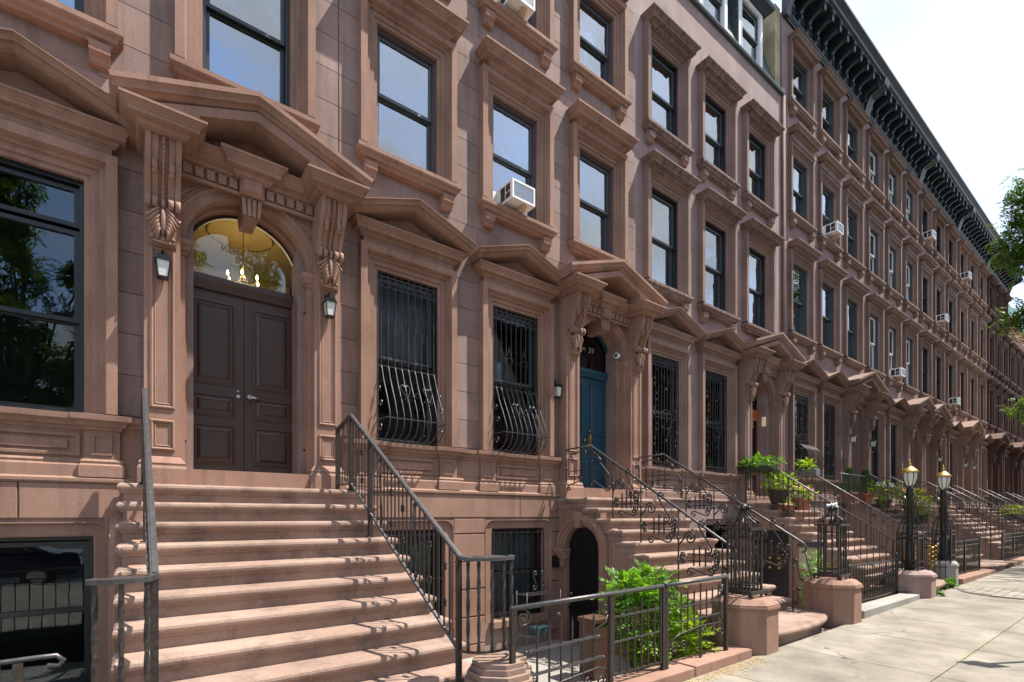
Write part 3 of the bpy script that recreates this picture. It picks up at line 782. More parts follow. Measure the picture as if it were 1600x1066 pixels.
H9 = house('h', 'farthest dark red house with green copper roof at the end of the row', 46.005, 52.2, ST8, ST8, [47.2, 49.2, 51.1], 0, FL_B[:2], 14.0, dict(dz=.1, lod=2, frame=BLK, sash=BLK, door=DOORB))

# etched numbers on the two fanlights
def num(o, txt, x, H_, cx, z):
    pass
letters('57', .15, H1, (1.17+4.9+.13, .285, 5.02), ETCH); letters('West', .10, H1, (1.17+4.9-.16, .285, 5.06), ETCH, name='etched_lettering')
letters('59', .16, H2, (7.38-2.285+.12, .285, 5.02), ETCH); letters('West', .11, H2, (7.38-2.285-.16, .285, 5.05), ETCH, name='etched_lettering')

# warm vestibule and chandelier behind the first fanlight
vb = MB(); cx_ = 1.17+4.9
x0, x1, y0, y1, z0, z1 = cx_-.9, cx_+1.1, .37, 2.6, 4.35, 5.75
vb.add([(x0,y0,z0),(x1,y0,z0),(x1,y1,z0),(x0,y1,z0),(x0,y0,z1),(x1,y0,z1),(x1,y1,z1),(x0,y1,z1)], [(4,5,6,7),(1,2,6,5),(2,3,7,6),(3,0,4,7)])
part('vestibule', vb, WARM, H1)
md = MB(); md.tube([(cx_+.1+.42*cos(a*pi/16), 1.2+.42*sin(a*pi/16), 5.735) for a in range(33)], .008, 5); vl = bpy.data.lights.new('chandelier_light', 'POINT'); vl.energy = 3.5; vl.color = (1,.72,.38); vl.shadow_soft_size = .15; vo = bpy.data.objects.new('chandelier_light', vl); COL.objects.link(vo); vo.location = (1.27, 1.0, 5.15)
part('ceiling_ring', md, BRASS, H1)
ch = thing('chandelier', 'small brass chandelier with lit candle bulbs seen through the arched fanlight over the brown door', 'chandelier', (1.27, 1.0, 4.98))
b = MB(); b.tube([(0,0,.81),(0,0,.05)], .008, 6); b.lathe([(.02,0),(.07,.02),(.08,.05),(.02,.09)], (0,0,.76), 12); b.lathe([(.01,-.02),(.05,0),(.06,.05),(.02,.12)], (0,0,0), 10)
for i in range(6):
    a = i*pi/3+.3; b.tube([(0,0,.02),(.09*cos(a),.09*sin(a),-.04),(.19*cos(a),.19*sin(a),-.02),(.21*cos(a),.21*sin(a),.04)], .009, 6)
part('arms', b, BRASS, ch)
bm_ = MB().lathe([(.004,0),(.013,.012),(.015,.028),(.009,.055),(.002,.07)], (0,0,0), 8).mesh('bulb', BULB)
for i in range(6):
    a = i*pi/3+.3; put('bulb', bm_, ch, (.21*cos(a), .21*sin(a), .045))

# ------------------------------------------------------------------ dark bracketed cornice on H4..H8
def cornice(x0, x1, parent):
    w = x1-x0; z = 16.18
    b = MB()
    b.mold([(0,0,z),(w,0,z)], [(-.01,0),(.05,0),(.055,.05),(.08,.07),(.08,.12),(.10,.14),(.105,.20),(-.01,.22)], (0,0,1), flip=True)
    b.box(0, w, -.05, .01, z+.2, z+.85)
    b.mold([(0,0,z+.84),(w,0,z+.84)], [(-.01,0),(.62,0),(.62,.05),(.68,.08),(.70,.14),(.78,.22),(.82,.25),(.82,.32),(-.01,.36)], (0,0,1), flip=True)
    part('cornice_moulding', b, CORN, parent)
    bm_ = None_mesh(('cbr',), lambda: MB().prism([(-.05,0),(-.12,.0),(-.14,.05),(-.16,.18),(-.22,.27),(-.30,.33),(-.44,.37),(-.52,.40),(-.54,.30),(-.60,.30),(-.61,.42),(-.60,.60),(-.05,.60)], 'x', -.06, .06).prism([(-.05,-.1),(-.09,-.1),(-.12,-.02),(-.05,0)], 'x', -.05, .05).tube([(-.065,-.14,.10),(.065,-.14,.10)], .07, 8).box(-.085,.085,-.63,-.50,.50,.60), CORN)
    n = int(w/.52); 
    for i in range(n): put('cornice_bracket', bm_, parent, ((i+.5)*w/n, 0, z+.235))
    pm = None_mesh(('cpn',), lambda: MB().box(-.12,.12,-.075,-.05,.1,.48), CORN)
    for i in range(n-1): put('cornice_panel', pm, parent, ((i+1)*w/n, 0, z+.23))
    e = MB(); e.prism([(-.05,-.25),(-.13,-.25),(-.2,0),(-.3,.25),(-.72,.40),(-.76,.62),(-.05,.62)], 'x', -.09, .09)
    put('cornice_end_bracket', None_mesh(('ceb',), lambda: e, CORN), parent, (.1, 0, z+.23)); put('cornice_end_bracket', _cache[(('ceb',), CORN.name)], parent, (w-.1, 0, z+.23))
for Hh, a, c in ((H4,15.055,21.2),(H5,21.205,27.35),(H6,27.355,33.5),(H7,33.505,39.9),(H8,39.905,46.0)): cornice(a, c, Hh)
# return wall of the taller H4 seen above the mansard
b = MB().box(-.004, .3, .30, 3.2, 13.84, 16.3); part('party_wall', b, CREAM, H4)
# downpipe groove pier between H3 and H4
b = MB(); b.tube([(15.05,-.05,2.1),(15.05,-.05,13.8)], .05, 8)
dp = thing('downpipe', 'brown rainwater downpipe on the joint between the pink house and the taller row', 'downpipe', (0,0,0), me=b.mesh('downpipe', ST4T))

# mansard with dormers on H1-H3
def mansard(x0, x1, parent, dormers):
    w = x1-x0; z = 13.83
    b = MB(); b.mold([(0,0,z),(w,0,z)], [(-.2,0),(.07,0),(.09,.04),(.09,.07),(-.2,.08)], (0,0,1), flip=True); part('gutter', b, GRYF, parent)
    slope = lambda zz: .02+(zz-z)*.30
    part('mansard_roof', MB().prism([(.05,z+.07),(3.2,z+.07),(3.2,z+2.6),(.80,z+2.6)], 'x', 0.003, w-.003), SHING, parent)
    n = 17; dzz = 2.5/n
    def row(a, c):
        m = MB(); m.prism([(.0,0),(.045,0),(.045+dzz*.3,dzz+.03),(.015+dzz*.3,dzz+.03)], 'x', a, c); return m
    for k in range(n):
        zz = z+.08+k*dzz; xs = [0]
        for d in dormers: xs += [d-x0-.62, d-x0+.62]
        xs.append(w)
        for j in range(0, len(xs), 2):
            a, c = xs[j], xs[j+1]
            m = row(a+.004, c-.004); part('shingle_course', m, SHING, parent, loc=(0, .0+k*dzz*.3, zz))
    for d in dormers:
        c = d-x0; m = MB()
        m.box(c-.62, c-.50, .04, 1.0, z+.08, z+1.75); m.box(c+.50, c+.62, .04, 1.0, z+.08, z+1.75)
        m.box(c-.5, c+.5, .04, 1.0, z+1.68, z+1.75)
        dm = part('dormer', m, WHT, parent)
        mm = MB(); mm.mold([(c-.62,.9,z+1.752),(c-.62,.04,z+1.752),(c+.62,.04,z+1.752),(c+.62,.9,z+1.752)], [(-.02,0),(.05,0),(.1,.06),(.22,.10),(.25,.16),(.25,.2),(-.02,.24)], (0,0,1), flip=True); mm.box(c-.61, c+.61, .05, .9, z+1.755, z+1.99)
        part('dormer_cornice', mm, CORN, dm)
        for s_ in (-1, 1):
            for k in range(11):
                zz = z+.1+k*.15
                m = MB(); m.box(c+s_*.625, c+s_*.65, .06+(zz-z)*.0, 1.0, zz, zz+.142); part('cheek_shingle', m, SHING, dm)
        window(parent, c, z+.12, 1.56, WHT, GRYF, GLASSB, blind=CURT, hw=.50)
mansard(8.505, 15.05, H3, [9.57, 11.6, 13.4])
part('party_wall', MB().box(6.24, 6.535, .05, 3.2, 13.84, 16.4), CREAM, H3)

# far house green roof storey, brick
part('attic_wall', MB().box(0, 6.19, .02, .3, 14.0, 15.0), BRICK2, H9)
part('copper_mansard', MB().prism([(0,15.0),(3.2,15.0),(3.2,16.8),(.5,16.8)], 'x', 0, 6.19), GRN, H9)
part('rear_attic', MB().box(0, 6.19, 3.0, 3.2, 14.0, 16.8), BRICK2, H9)

# ------------------------------------------------------------------ stoops
def stoop(cx, hwid, dz, label, flare=0.0, bottom_curve=True, arch=True, st=ST1S, side=ST1T, g=None, off=0):
    S = thing('stoop', label, 'stoop', (cx, 0, 0), 'brownstone stoops')
    R_, T_ = (.1838, .256); y0 = -.88+off; top = 2.02+dz; n = 11
    G = gz(cx); rr = (top-G)/n
    nose = [(-.06,0),(.0,0),(.008,.008),(.008,.022),(.020,.03),(.032,.045),(.035,.062),(.030,.082),(.014,.096),(-.002,.10),(-.06,.10)]
    for k in range(n):
        z = top-k*rr; y = y0-k*T_
        w = hwid+flare*k; wl = hwid if flare else w
        yb = 0.0 if k == 0 else y+T_+.10
        if k == 0: yb = -.16
        zz = z-.10
        b = MB()
        if k >= n-1 and bottom_curve:
            # bowed bottom step
            N_ = 16; pts = [(-wl-.12, yb, zz)]
            pts += [(-(w+.18)*cos(pi*i/N_), y-.02-.42*sin(pi*i/N_)**.8, zz) for i in range(N_+1)]
            pts += [(w+.12, yb, zz)]
            pts = pts[1:-1]
            b.mold([(pts[0][0], yb, zz)]+pts+[(pts[-1][0], yb, zz)], nose, (0,0,1), flip=True)
            poly = [(p[0], p[1]) for p in [(pts[0][0]+.06, yb, 0)]+[(p[0]*.96, p[1]+.045) for p in pts]+[(pts[-1][0]-.06, yb, 0)]]
            b.prism(poly, 'z', zz+.0005, zz+.0995)
            poly2 = [(p[0]*.97, p[1]+.03) for p in [(pts[0][0], yb)]+pts+[(pts[-1][0], yb)]]
            b.prism(poly2, 'z', G-.1, zz+.001)
        else:
            pts = [(-wl, yb, zz), (-wl, y, zz), (w, y, zz), (w, yb, zz)]
            b.mold(pts, nose, (0,0,1), flip=True)
            b.box(-wl+.06, w-.06, y+.06, yb, zz+.0005, zz+.0995)
            b.box(-wl+.015, w-.015, y+.012, yb, z-rr-.002, zz+.0005)
        part('step', b, st, S, bev=0)
    # side walls
    slope = rr/T_
    for s_ in (-1, 1):
        b = MB(); x = s_*(hwid-.035)
        xa, xb = (x, x-s_*.14)
        prof = [(-.16, top-.11), (y0+.08, top-.11)]
        for k in range(n):
            pass
        prof += [(y0+.08, top-rr-.11), (y0-(n-2)*T_+.08, G+rr*.9), (y0-(n-2)*T_+.08, G-.7), (y0-.35, G-.7), (-.16, G-.7)]
        if arch and s_ == -1:
            # side wall with arched basement door: build as pieces round the opening
            ya, yb_ = -1.16, -.34; ac = (ya+yb_)/2; ar = (yb_-ya)/2; az = 1.12
            b.box(xa, xb, yb_, -.13, G-.7, az)
            b.box(xa, xb, -1.26, ya, G-.7, az)
            N_ = 16
            for i in range(N_):
                a0, a1 = pi*i/N_, pi*(i+1)/N_
                p = [(ac-ar*cos(a0), az+ar*sin(a0)), (ac-ar*cos(a1), az+ar*sin(a1))]
                b.prism([p[0], p[1], (p[1][0], 1.82+dz), (p[0][0], 1.82+dz)], 'x', xa, xb)
            b.box(xa, xb, -.34, -.13, az, 1.82+dz); b.box(xa, xb, -1.26, -1.16, az, 1.66+dz)
            b.box(xa, xb, y0+.08, -.13, 1.82+dz, top-.1)
            b.prism([(-1.26, G-.7), (-1.26, 1.60+dz), (y0-(n-2)*T_+.08, G+rr*.8), (y0-(n-2)*T_+.08, G-.7)], 'x', xa, xb)
            part('side_wall', b, side, S)
            am = MB(); am.mold([(xa, p[1], p[2]) for p in [(0, ac+ar*cos(pi*i/20), az+ar*sin(pi*i/20)) for i in range(21)]]+[(xa, ac-ar, G-.5)], [(0,-.1),(0,.05),(.03,.06),(.035,.085),(.09,.085),(.10,.12),(.155,.12),(.165,.085),(.20,.08),(.20,-.01)], (-1,0,0), flip=False)
            part('door_arch', am, side, S)
            ks = MB(); ks.prism([(ac-.05, az+ar-.03), (ac+.05, az+ar-.03), (ac+.075, az+ar+.24), (ac-.075, az+ar+.24)], 'x', xa-.16, xa+.02); part('keystone', ks, side, S, bev=.006)
            for q in (1,):
                im = MB(); c_ = ac+q*(ar+.06)
                for (zz_, o) in ((.13,.17),(.08,.14),(.0,.10)): im.box(xa-o, xa+.01, c_-.10-o*.3, c_+.10+o*.3, az-.17+zz_, az-.17+zz_+.045+(.03 if zz_ == 0 else 0))
                im.prism([(c_-.08, az-.17), (c_+.08, az-.17), (c_+.04, az-.34), (c_-.04, az-.34)], 'x', xa-.06, xa+.01)
                part('impost', im, side, S)
            dd = MB(); dd.box(xa+.07, xa+.10, ya, yb_, G-.6, az+ar); door = part('basement_door', dd, BLK, S)
            gr = MB()
            for i in range(14): gr.box(xa+.055, xa+.063, ya+.04+i*.058, ya+.046+i*.058, G-.1, az+.3)
            for i in range(22): gr.box(xa+.055, xa+.063, ya+.02, yb_-.02, G+.02+i*.058, G+.026+i*.058)
            gr.box(xa+.045, xa+.07, ya, yb_, G+.02, G+.06); gr.box(xa+.045, xa+.07, ya, yb_, .98, 1.02)
            part('mesh_grille', gr, IRONB, door); kb = MB().ball((xa+.02, ya+.72, G+.3), .03, 8); part('knob', kb, BRASS, door)
            # sunk triangular panel
            tr = MB(); q = [(xa, -1.40, 1.22), (xa, -1.40, G+.12), (xa, -2.75, G+.12)]
            tr.mold(q, [(0,-.005),(0,.02),(-.03,.022),(-.05,-.005)], (-1,0,0), closed=True); part('side_panel', tr, side, S)
        else:
            b.prism(prof, 'x', xa, xb); part('side_wall', b, side, S)
    return S, top, G, y0, T_, rr, n

S1 = stoop(1.12, 1.19, 0, 'wide stoop of brownstone steps up to the dark brown double door', flare=.022, bottom_curve=False, arch=True)
S2 = stoop(7.33, 1.12, 0, 'brownstone stoop with arched basement door below, up to the blue door', flare=0)
S3 = stoop(13.55, 1.12, 0, 'stoop lined with potted flowers up to the orange wooden door', flare=0, arch=False, st=ST1S)
S4 = stoop(20.2, 1.12, .1, 'stoop behind the two gold topped lamp posts, potted cypresses on its landing', flare=0, arch=False)
S5 = stoop(26.3, 1.12, .1, 'stoop to the right of the gold topped lamp posts with a low black gate', flare=0, arch=False)
S6 = stoop(28.4, 1.0, .1, 'stoop of the third rose brown house, beside a neighbouring stoop', flare=0, arch=False, bottom_curve=False)
S7 = stoop(34.7, 1.12, .1, 'stoop of the tan house before the dark red houses', flare=0, arch=False)
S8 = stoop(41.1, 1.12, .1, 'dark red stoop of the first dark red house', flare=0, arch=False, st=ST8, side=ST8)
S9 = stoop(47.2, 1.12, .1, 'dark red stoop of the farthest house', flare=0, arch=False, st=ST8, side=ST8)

# ------------------------------------------------------------------ iron work helpers
def spiral(c, r0, turns, a0, dirn=1, plane='yz', n=None, r1=.12):
    """ points in a plane; c = centre (2D), from outer radius r0 to r0*r1 """
    n = n or max(8, int(turns*14)); pts = []
    for i in range(n+1):
        t = i/n; r = r0*(1-t*(1-r1)); a = a0+dirn*2*pi*turns*t
        pts.append((c[0]+r*cos(a), c[1]+r*sin(a)))
    return pts
def p3(pts, x): return [(x, p[0], p[1]) for p in pts]
def p3x(pts, y): return [(p[0], y, p[1]) for p in pts]
def C_scroll(b, a, c, r, x, th=.009, side=1, f=p3):
    """ bar from a to c ending in two spirals """
    av, cv = Vector(a), Vector(c); d = (cv-av); l = d.length; d = d/l; nrm = Vector((-d.y, d.x))*side
    s1 = spiral(tuple(av+nrm*r), r, 1.2, math.atan2(-nrm.y, -nrm.x), -side)
    s2 = spiral(tuple(cv+nrm*r), r, 1.2, math.atan2(-nrm.y, -nrm.x), side)
    b.tube(f(s1[::-1]+s2, x), th, 5)
def S_scroll(b, a, c, r, x, th=.009, side=1, f=p3):
    av, cv = Vector(a), Vector(c); d = (cv-av); d.normalize(); nrm = Vector((-d.y, d.x))*side
    s1 = spiral(tuple(av+nrm*r), r, 1.2, math.atan2(-nrm.y, -nrm.x), -side)
    s2 = spiral(tuple(cv-nrm*r), r, 1.2, math.atan2(nrm.y, nrm.x), -side)
    b.tube(f(s1[::-1]+s2, x), th, 5)
def twisted(b, x, y, z0, z1, w=.017):
    n = max(4, int((z1-z0)/.05)); pts = [(x, y, z0+(z1-z0)*i/n) for i in range(n+1)]
    b.tube(pts, w*.7071, 4, twist=.45)

# Railing type A (first stoop) : path in the y-z plane at fixed x
def railing_A(x, label, mirror=1, hoop=True, HR=.20):
    T = thing('stair_railing', label, 'railing', (x, 0, 0), 'wrought iron stair railings')
    yT, yB = -.88, -3.45; zT, zB = 2.93, 1.36       # handrail at top bend and bottom
    yW = -.36; zW = 2.84
    hr = MB()
    hr.tube([(0, yW, zW-.02), (0, yT, zT)], .020, 4, aspect=1.7, smooth=False); hr.tube([(0, yT, zT), (0, yB, zB)], .020, 4, aspect=1.45, smooth=False)
    hr.tube([(0, yT, zT+.012), (0, yB, zB+.012)], .012, 4, aspect=1.3, smooth=False)
    part('handrail', hr, IRONL, T)
    # bottom rail
    zb0 = 2.10; 
    br = MB(); yb, zbm = -3.42, .60
    br.tube([(0, yT, zb0), (0, yb, zbm)], .017, 4); br.tube([(0, yW, zb0+.0), (0, yT, zb0)], .014, 4); part('bottom_rail', br, IRONL, T)
    f = lambda y, top: (zT+(zB-zT)*(y-yT)/(yB-yT)) if top else (zb0+(zbm-zb0)*(y-yT)/(yb-yT))
    for (y, w) in ((yW-.02,.045),(yT,.045),(-1.50,.045),(-3.42,.04)):
        p = MB(); zt = f(y, True) if y <= yT else zW
        stepz = 2.02-max(0, math.ceil((-.88-.04-y)/.256-.15))*.1838 if y < yT-.1 else 2.02
        p.box(-w/2, w/2, y-w/2, y+w/2, stepz, zt); p.box(-w, w, y-w, y+w, stepz, stepz+.012); part('post', p, IRON, T)
    pick = MB().tube([(0,0,0),(0,0,1)], .0085, 4).mesh('baluster', IRON)
    ys = []; y = yT-.09
    while y > -3.36: ys.append(y); y -= .092
    for i, y in enumerate(ys):
        if abs(y+1.50) < .04: continue
        z0, z1 = f(y, False), f(y, True)
        k = i % 9
        o = put('baluster', pick, T, (0, y, z0)); o.scale = (1,1,z1-z0)
        if k in (3, 6):
            c = MB(); 
            for zc in (.28, .68):
                zc = z0+(z1-z0)*zc
                for dy in (-1, 1):
                    for dd in (-1, 1):
                        c.tube(p3(spiral((y+dy*.022, zc+dd*.02), .02, 1.0, -pi/2 if dd > 0 else pi/2, dy*dd), 0), .006, 5)
                c.box(-.014,.014,y-.014,y+.014,zc-.012,zc+.012)
            part('collar_scroll', c, IRON, T)
        if k == 0 and i:
            c = MB(); zm = (z0+z1)/2; c.tube(p3([(y+.03, zm+.34), (y+.045, zm+.2), (y+.01, zm+.02), (y-.03, zm-.16), (y-.035, zm-.32)], 0), .008, 5)
            c.tube(p3(spiral((y+.005, zm+.33), .035, 1.25, 0, 1), 0), .008, 5); c.tube(p3(spiral((y, zm+.18), .028, 1.2, 0, -1), 0), .007, 5)
            c.tube(p3(spiral((y-.005, zm-.32), .035, 1.25, pi, 1), 0), .008, 5); c.tube(p3(spiral((y, zm-.17), .028, 1.2, pi, -1), 0), .007, 5)
            part('scroll', c, IRON, T)
    for y in (-.47,-.56,-.75):
        put('baluster', pick, T, (0, y, zb0), scale=(1,1,f(yT,1)-zb0-.05))
    c = MB(); S_scroll(c, (-.63, 2.82), (-.65, 2.16), .03, 0, .008); part('scroll', c, IRON, T); c = MB(); S_scroll(c, (-.67, 2.7), (-.62, 2.25), .022, 0, .006); part('scroll', c, IRON, T)
    # bottom volute ring over the pedestal
    if hoop:
        q = MB(); R_ = HR; cxv, cyv = mirror*(HR+.05), yB-.0
        pts = [(0, yB, zB), (mirror*.02, yB-.05, zB-.005)]+[(cxv-mirror*(R_+.03)*cos(a), cyv-(R_*.75)*sin(a)-.03, zB-.01) for a in [pi*i/12 for i in range(1, 13)]]
        q.tube(pts, .020, 4, aspect=1.6, smooth=False)
        q.lathe([(.15*HR/.2,-.012),(.155*HR/.2,0),(.15*HR/.2,.012),(.05,.014)], (cxv, cyv-.05, zB-.01), 16)
        part('volute_cap', q, IRONL, T)
        q2 = MB(); pts2 = [(p[0], p[1], .60) for p in pts]; q2.tube(pts2, .013, 4); part('volute_base', q2, IRON, T)
        tm = MB(); twisted(tm, 0, 0, 0, .76, .022); me = tm.mesh('baluster', IRON)
        for i in range(3 if mirror < 0 else 2, len(pts), 4 if mirror < 0 else 2): put('baluster', me, T, (pts[i][0], pts[i][1], .59))
    return T
railing_A(.11, 'left iron railing of the wide stoop, seen end on with worn flat handrail', mirror=-1, HR=.10)
railing_A(2.15, 'right iron railing of the wide stoop with scrolled balusters and curved foot', mirror=1)

# Railing type B (second stoop) scrolls and gridded panels
def railing_B(x, label):
    T = thing('stair_railing', label, 'railing', (x, 0, 0), 'wrought iron stair railings')
    yT, yB, zT, zB = -.87, -3.45, 2.91, 1.28; yW = -.28; zW = 2.90
    f = lambda y: zT+(zB-zT)*(y-yT)/(yB-yT)
    def SC(fn, *a, **k):
        m_ = MB(); fn(m_, *a, **k); part('scroll', m_, IRON, T)
    hr = MB(); hr.tube([(0,yW,zW),(0,yT,zT)], .014, 6); hr.tube([(0,yT,zT),(0,yB,zB),(0,yB-.05,zB-.06),(0,yB-.03,zB-.13),(0,yB+.02,zB-.14)], .019, 6)
    hr.tube([(0,yB-.03,zB-.10),(0,yB-.12,zB-.55)], .012, 6)
    part('handrail', hr, IRONL, T)
    posts = [yW, -1.38, -1.95, -2.62, -3.30]
    for y in posts:
        zt = f(y) if y < yT else zW; k = max(0, math.ceil((-.88-.05-y)/.256)); zb = 2.02-k*.1838
        p = MB(); p.tube([(0,y,zb),(0,y,zt)], .0125, 6); 
        for zc in (.3,.6): p.lathe([(.012,-.03),(.02,-.01),(.02,.01),(.012,.03)], (0,y,zb+(zt-zb)*zc), 6)
        part('post', p, IRON, T)
    th = .0125
    # landing bay
    SC(C_scroll, (-.40,2.80), (-.72,2.84), .055, 0, th, 1); SC(S_scroll, (-.34,2.25), (-.62,2.32), .05, 0, th, 1); SC(S_scroll, (-1.0,2.70), (-1.28,2.40), .05, 0, th, -1); SC(S_scroll, (-.95,2.30), (-1.25,2.12), .05, 0, th, 1)
    SC(C_scroll, (-.95,2.78), (-1.1,2.66), .04, 0, th, 1)
    g = MB()
    for z in (2.40,2.50): g.tube([(0,-.38,z),(0,-1.02,z)], .009, 4)
    for i in range(4): g.tube([(0,-.48-i*.145,2.28),(0,-.48-i*.145,2.62)], .009, 4); g.ball((0,-.48-i*.145,2.64), .014, 6)
    part('grid_panel', g, IRON, T)
    for j in range(1, 4):
        ya, yb = posts[j], posts[j+1]; m = (ya+yb)/2; zc = f(m)-.42; w = (ya-yb)
        SC(C_scroll, (yb+.06, zc-.16), (yb+.06, zc-.02), .05, 0, th, -1)
        SC(MB.tube, p3(spiral((m+w*.22, zc+.22), .10, 1.8, 0, 1), 0), th, 6); SC(MB.tube, p3([(m+w*.22+.085, zc+.22),(ya-.01, zc+.12)], 0), th, 5)
        SC(S_scroll, (m+w*.02, f(m)-.04), (m-w*.26, zc+.10), .06, 0, th, -1)
        SC(C_scroll, (ya-.04, zc-.10), (ya-.04, zc-.02), .04, 0, th, 1)
        SC(S_scroll, (m+w*.18, zc-.20), (m-w*.22, zc-.28), .062, 0, th, 1)
        SC(C_scroll, (yb+.05, f(yb)-.30), (yb+.05, f(yb)-.16), .04, 0, th, -1)
        g = MB()
        for dz_ in (-.045,.045): g.tube([(0,m-.17,zc-.05+dz_),(0,m+.17,zc-.05+dz_)], .0115, 4); 
        for dy in (-.09,0,.09): g.tube([(0,m+dy,zc-.17),(0,m+dy,zc+.08+(.03 if dy == 0 else 0))], .0115, 4)
        g.ball((0,m,zc+.12), .016, 6)
        for dz_ in (-.045,.045):
            for q in (-1,1): g.ball((0,m+q*.18,zc-.05+dz_), .015, 6)
        part('grid_panel', g, IRON, T)
    SC(S_scroll, (-3.36, 1.0), (-3.40, .72), .035, 0, th, 1); SC(S_scroll, (-3.36,.55),(-3.38,.35), .03, 0, th, -1)
    return T
railing_B(6.30, 'left scrollwork railing of the blue door stoop with small gridded panels')
railing_B(8.32, 'right scrollwork railing of the blue door stoop, farther from the areaway gate')

# plain baluster railings further on
def railing_C(x, label, dz=0, proto=[None], end=-3.5, mat=IRON):
    if proto[0] is None or dz:
        T = thing('stair_railing', label, 'railing', (x, 0, dz), 'wrought iron stair railings')
        yT, yB, zT, zB = -.87, end, 2.95, 1.15; yW = -.28
        f = lambda y: zT+(zB-zT)*(y-yT)/(yB-yT) if y < yT else zT-.02
        hr = MB(); hr.tube([(0,yW,zT-.02),(0,yT,zT),(0,yB,zB)], .018, 6); part('handrail', hr, IRONL, T)
        lr = MB(); lr.tube([(0,yW,2.12),(0,yT,2.12),(0,yB,.34)], .011, 4); lr.tube([(0,yT,2.72),(0,yB,.92)], .009, 4); part('lower_rail', lr, IRON, T)
        pm = None_mesh(('pick',), lambda: MB().tube([(0,0,0),(0,0,1)], .009, 4), IRON)
        y = yW-.02; k = 0
        while y > yB:
            z1 = f(y); z0 = z1-.80
            o = put('post' if k % 9 == 0 else 'baluster', pm, T, (0,y,z0 if k % 9 else z0-.12)); o.scale = (2.2 if k % 9 == 0 else 1, 2.2 if k % 9 == 0 else 1, z1-z0+(0 if k % 9 else .12)); y -= .115; k += 1
        y = yT-.3; i = 0
        while y > yB+.1:
            z = f(y)-.38; s = MB(); S_scroll(s, (y, z+.08), (y-.1, z-.14), .035, 0, .006, 1 if i % 2 else -1); part('scroll', s, IRON, T); y -= .34; i += 1
        if not dz: proto[0] = T
        return T
    c = copy_tree(proto[0]); c.location = (x, 0, dz); c['label'] = label; return c
railing_C(12.50, 'left railing of the flower lined stoop with close balusters, planter hung at its top')
railing_C(14.55, 'right railing of the flower lined stoop with close balusters')
pr = [None]
r_ = railing_C(19.18, 'left railing of the stoop with potted cypresses, behind the lamp posts', dz=.1)
def cp(x, lab): c = copy_tree(r_); c.location = (x, 0, .1); c['label'] = lab
cp(21.22, 'right railing of the stoop with potted cypresses'); cp(25.28, 'left railing of the second rose brown house stoop'); cp(27.32, 'right railing of the second rose brown house stoop')
cp(29.4, 'railing of the third rose brown house stoop'); cp(33.7, 'left railing of the tan house stoop'); cp(35.7, 'right railing of the tan house stoop')
cp(40.1, 'left railing of the first dark red stoop'); cp(42.1, 'right railing of the first dark red stoop')
# landing rails running along the facade on stoop 4
def landing_rail(x0, x1, y, z, label):
    T = thing('landing_railing', label, 'railing', (x0, y, z)); w = x1-x0
    b = MB().tube([(0,0,.9),(w,0,.9)], .015, 6); part('top_rail', b, IRONL, T); part('bottom_rail', MB().tube([(0,0,.1),(w,0,.1)], .01, 4), IRON, T)
    pm = None_mesh(('pick',), lambda: None, IRON); n = int(w/.12)
    for i in range(n+1): put('baluster', pm, T, (i*w/n, 0, 0), scale=(1,1,.9))
landing_rail(12.5, 13.0, -.30, 2.02, 'short landing railing under the hanging planter beside the orange door')
landing_rail(16.9, 19.1, -.8, 2.08, 'landing railing in front of the potted cypresses')

# ------------------------------------------------------------------ pedestals, cages, lamp posts
def octa(r): return [(r*cos(pi/8+i*pi/4), r*sin(pi/8+i*pi/4)) for i in range(8)]
def pedestal(x, y, r, h, mat, label, stepped=False, name='pedestal'):
    g = gz(x); T = thing('newel_pedestal', label, 'pedestal', (x, y, g), 'stone newel pedestals')
    if stepped:
        b = MB(); z = -.1
        for rr, hh in ((r,.30+.1),(r*.97,.04),(r*.90,.06),(r*.84,.05),(r*.74,.05),(r*.70,.04)):
            b.prism(octa(rr), 'z', z, z+hh); z += hh
        part('base', b, mat, T, bev=.006)
    else:
        part('shaft', MB().prism(octa(r), 'z', -.1, h-.12), mat, T, bev=.006)
        c = MB(); z = h-.12
        for rr, hh in ((r*1.06,.035),(r*1.03,.02)): c.prism(octa(rr), 'z', z, z+hh); z += hh
        v = [(a*1.03, b_*1.03, z) for a, b_ in octa(r)]+[(a*.82, b_*.82, h) for a, b_ in octa(r)]
        c.add(v, [tuple(range(8))[::-1], tuple(range(8,16))]+[(i, (i+1) % 8, (i+1) % 8+8, i+8) for i in range(8)])
        part('cap', c, mat, T, bev=.004)
    return T
pedestal(2.47, -3.55, .335, .54, ST1S, 'low stepped octagonal stone at the foot of the wide stoop right railing', stepped=True)
pedestal(-.30, -3.55, .335, .54, ST1S, 'low stepped octagonal stone at the foot of the wide stoop left railing', stepped=True)
pedestal(6.30, -3.60, .39, .66, ST1T, 'octagonal brownstone pedestal beside the areaway gate, left foot of the blue door stoop')
pedestal(9.00, -3.60, .39, .66, ST1T, 'octagonal brownstone pedestal at the right foot of the blue door stoop')

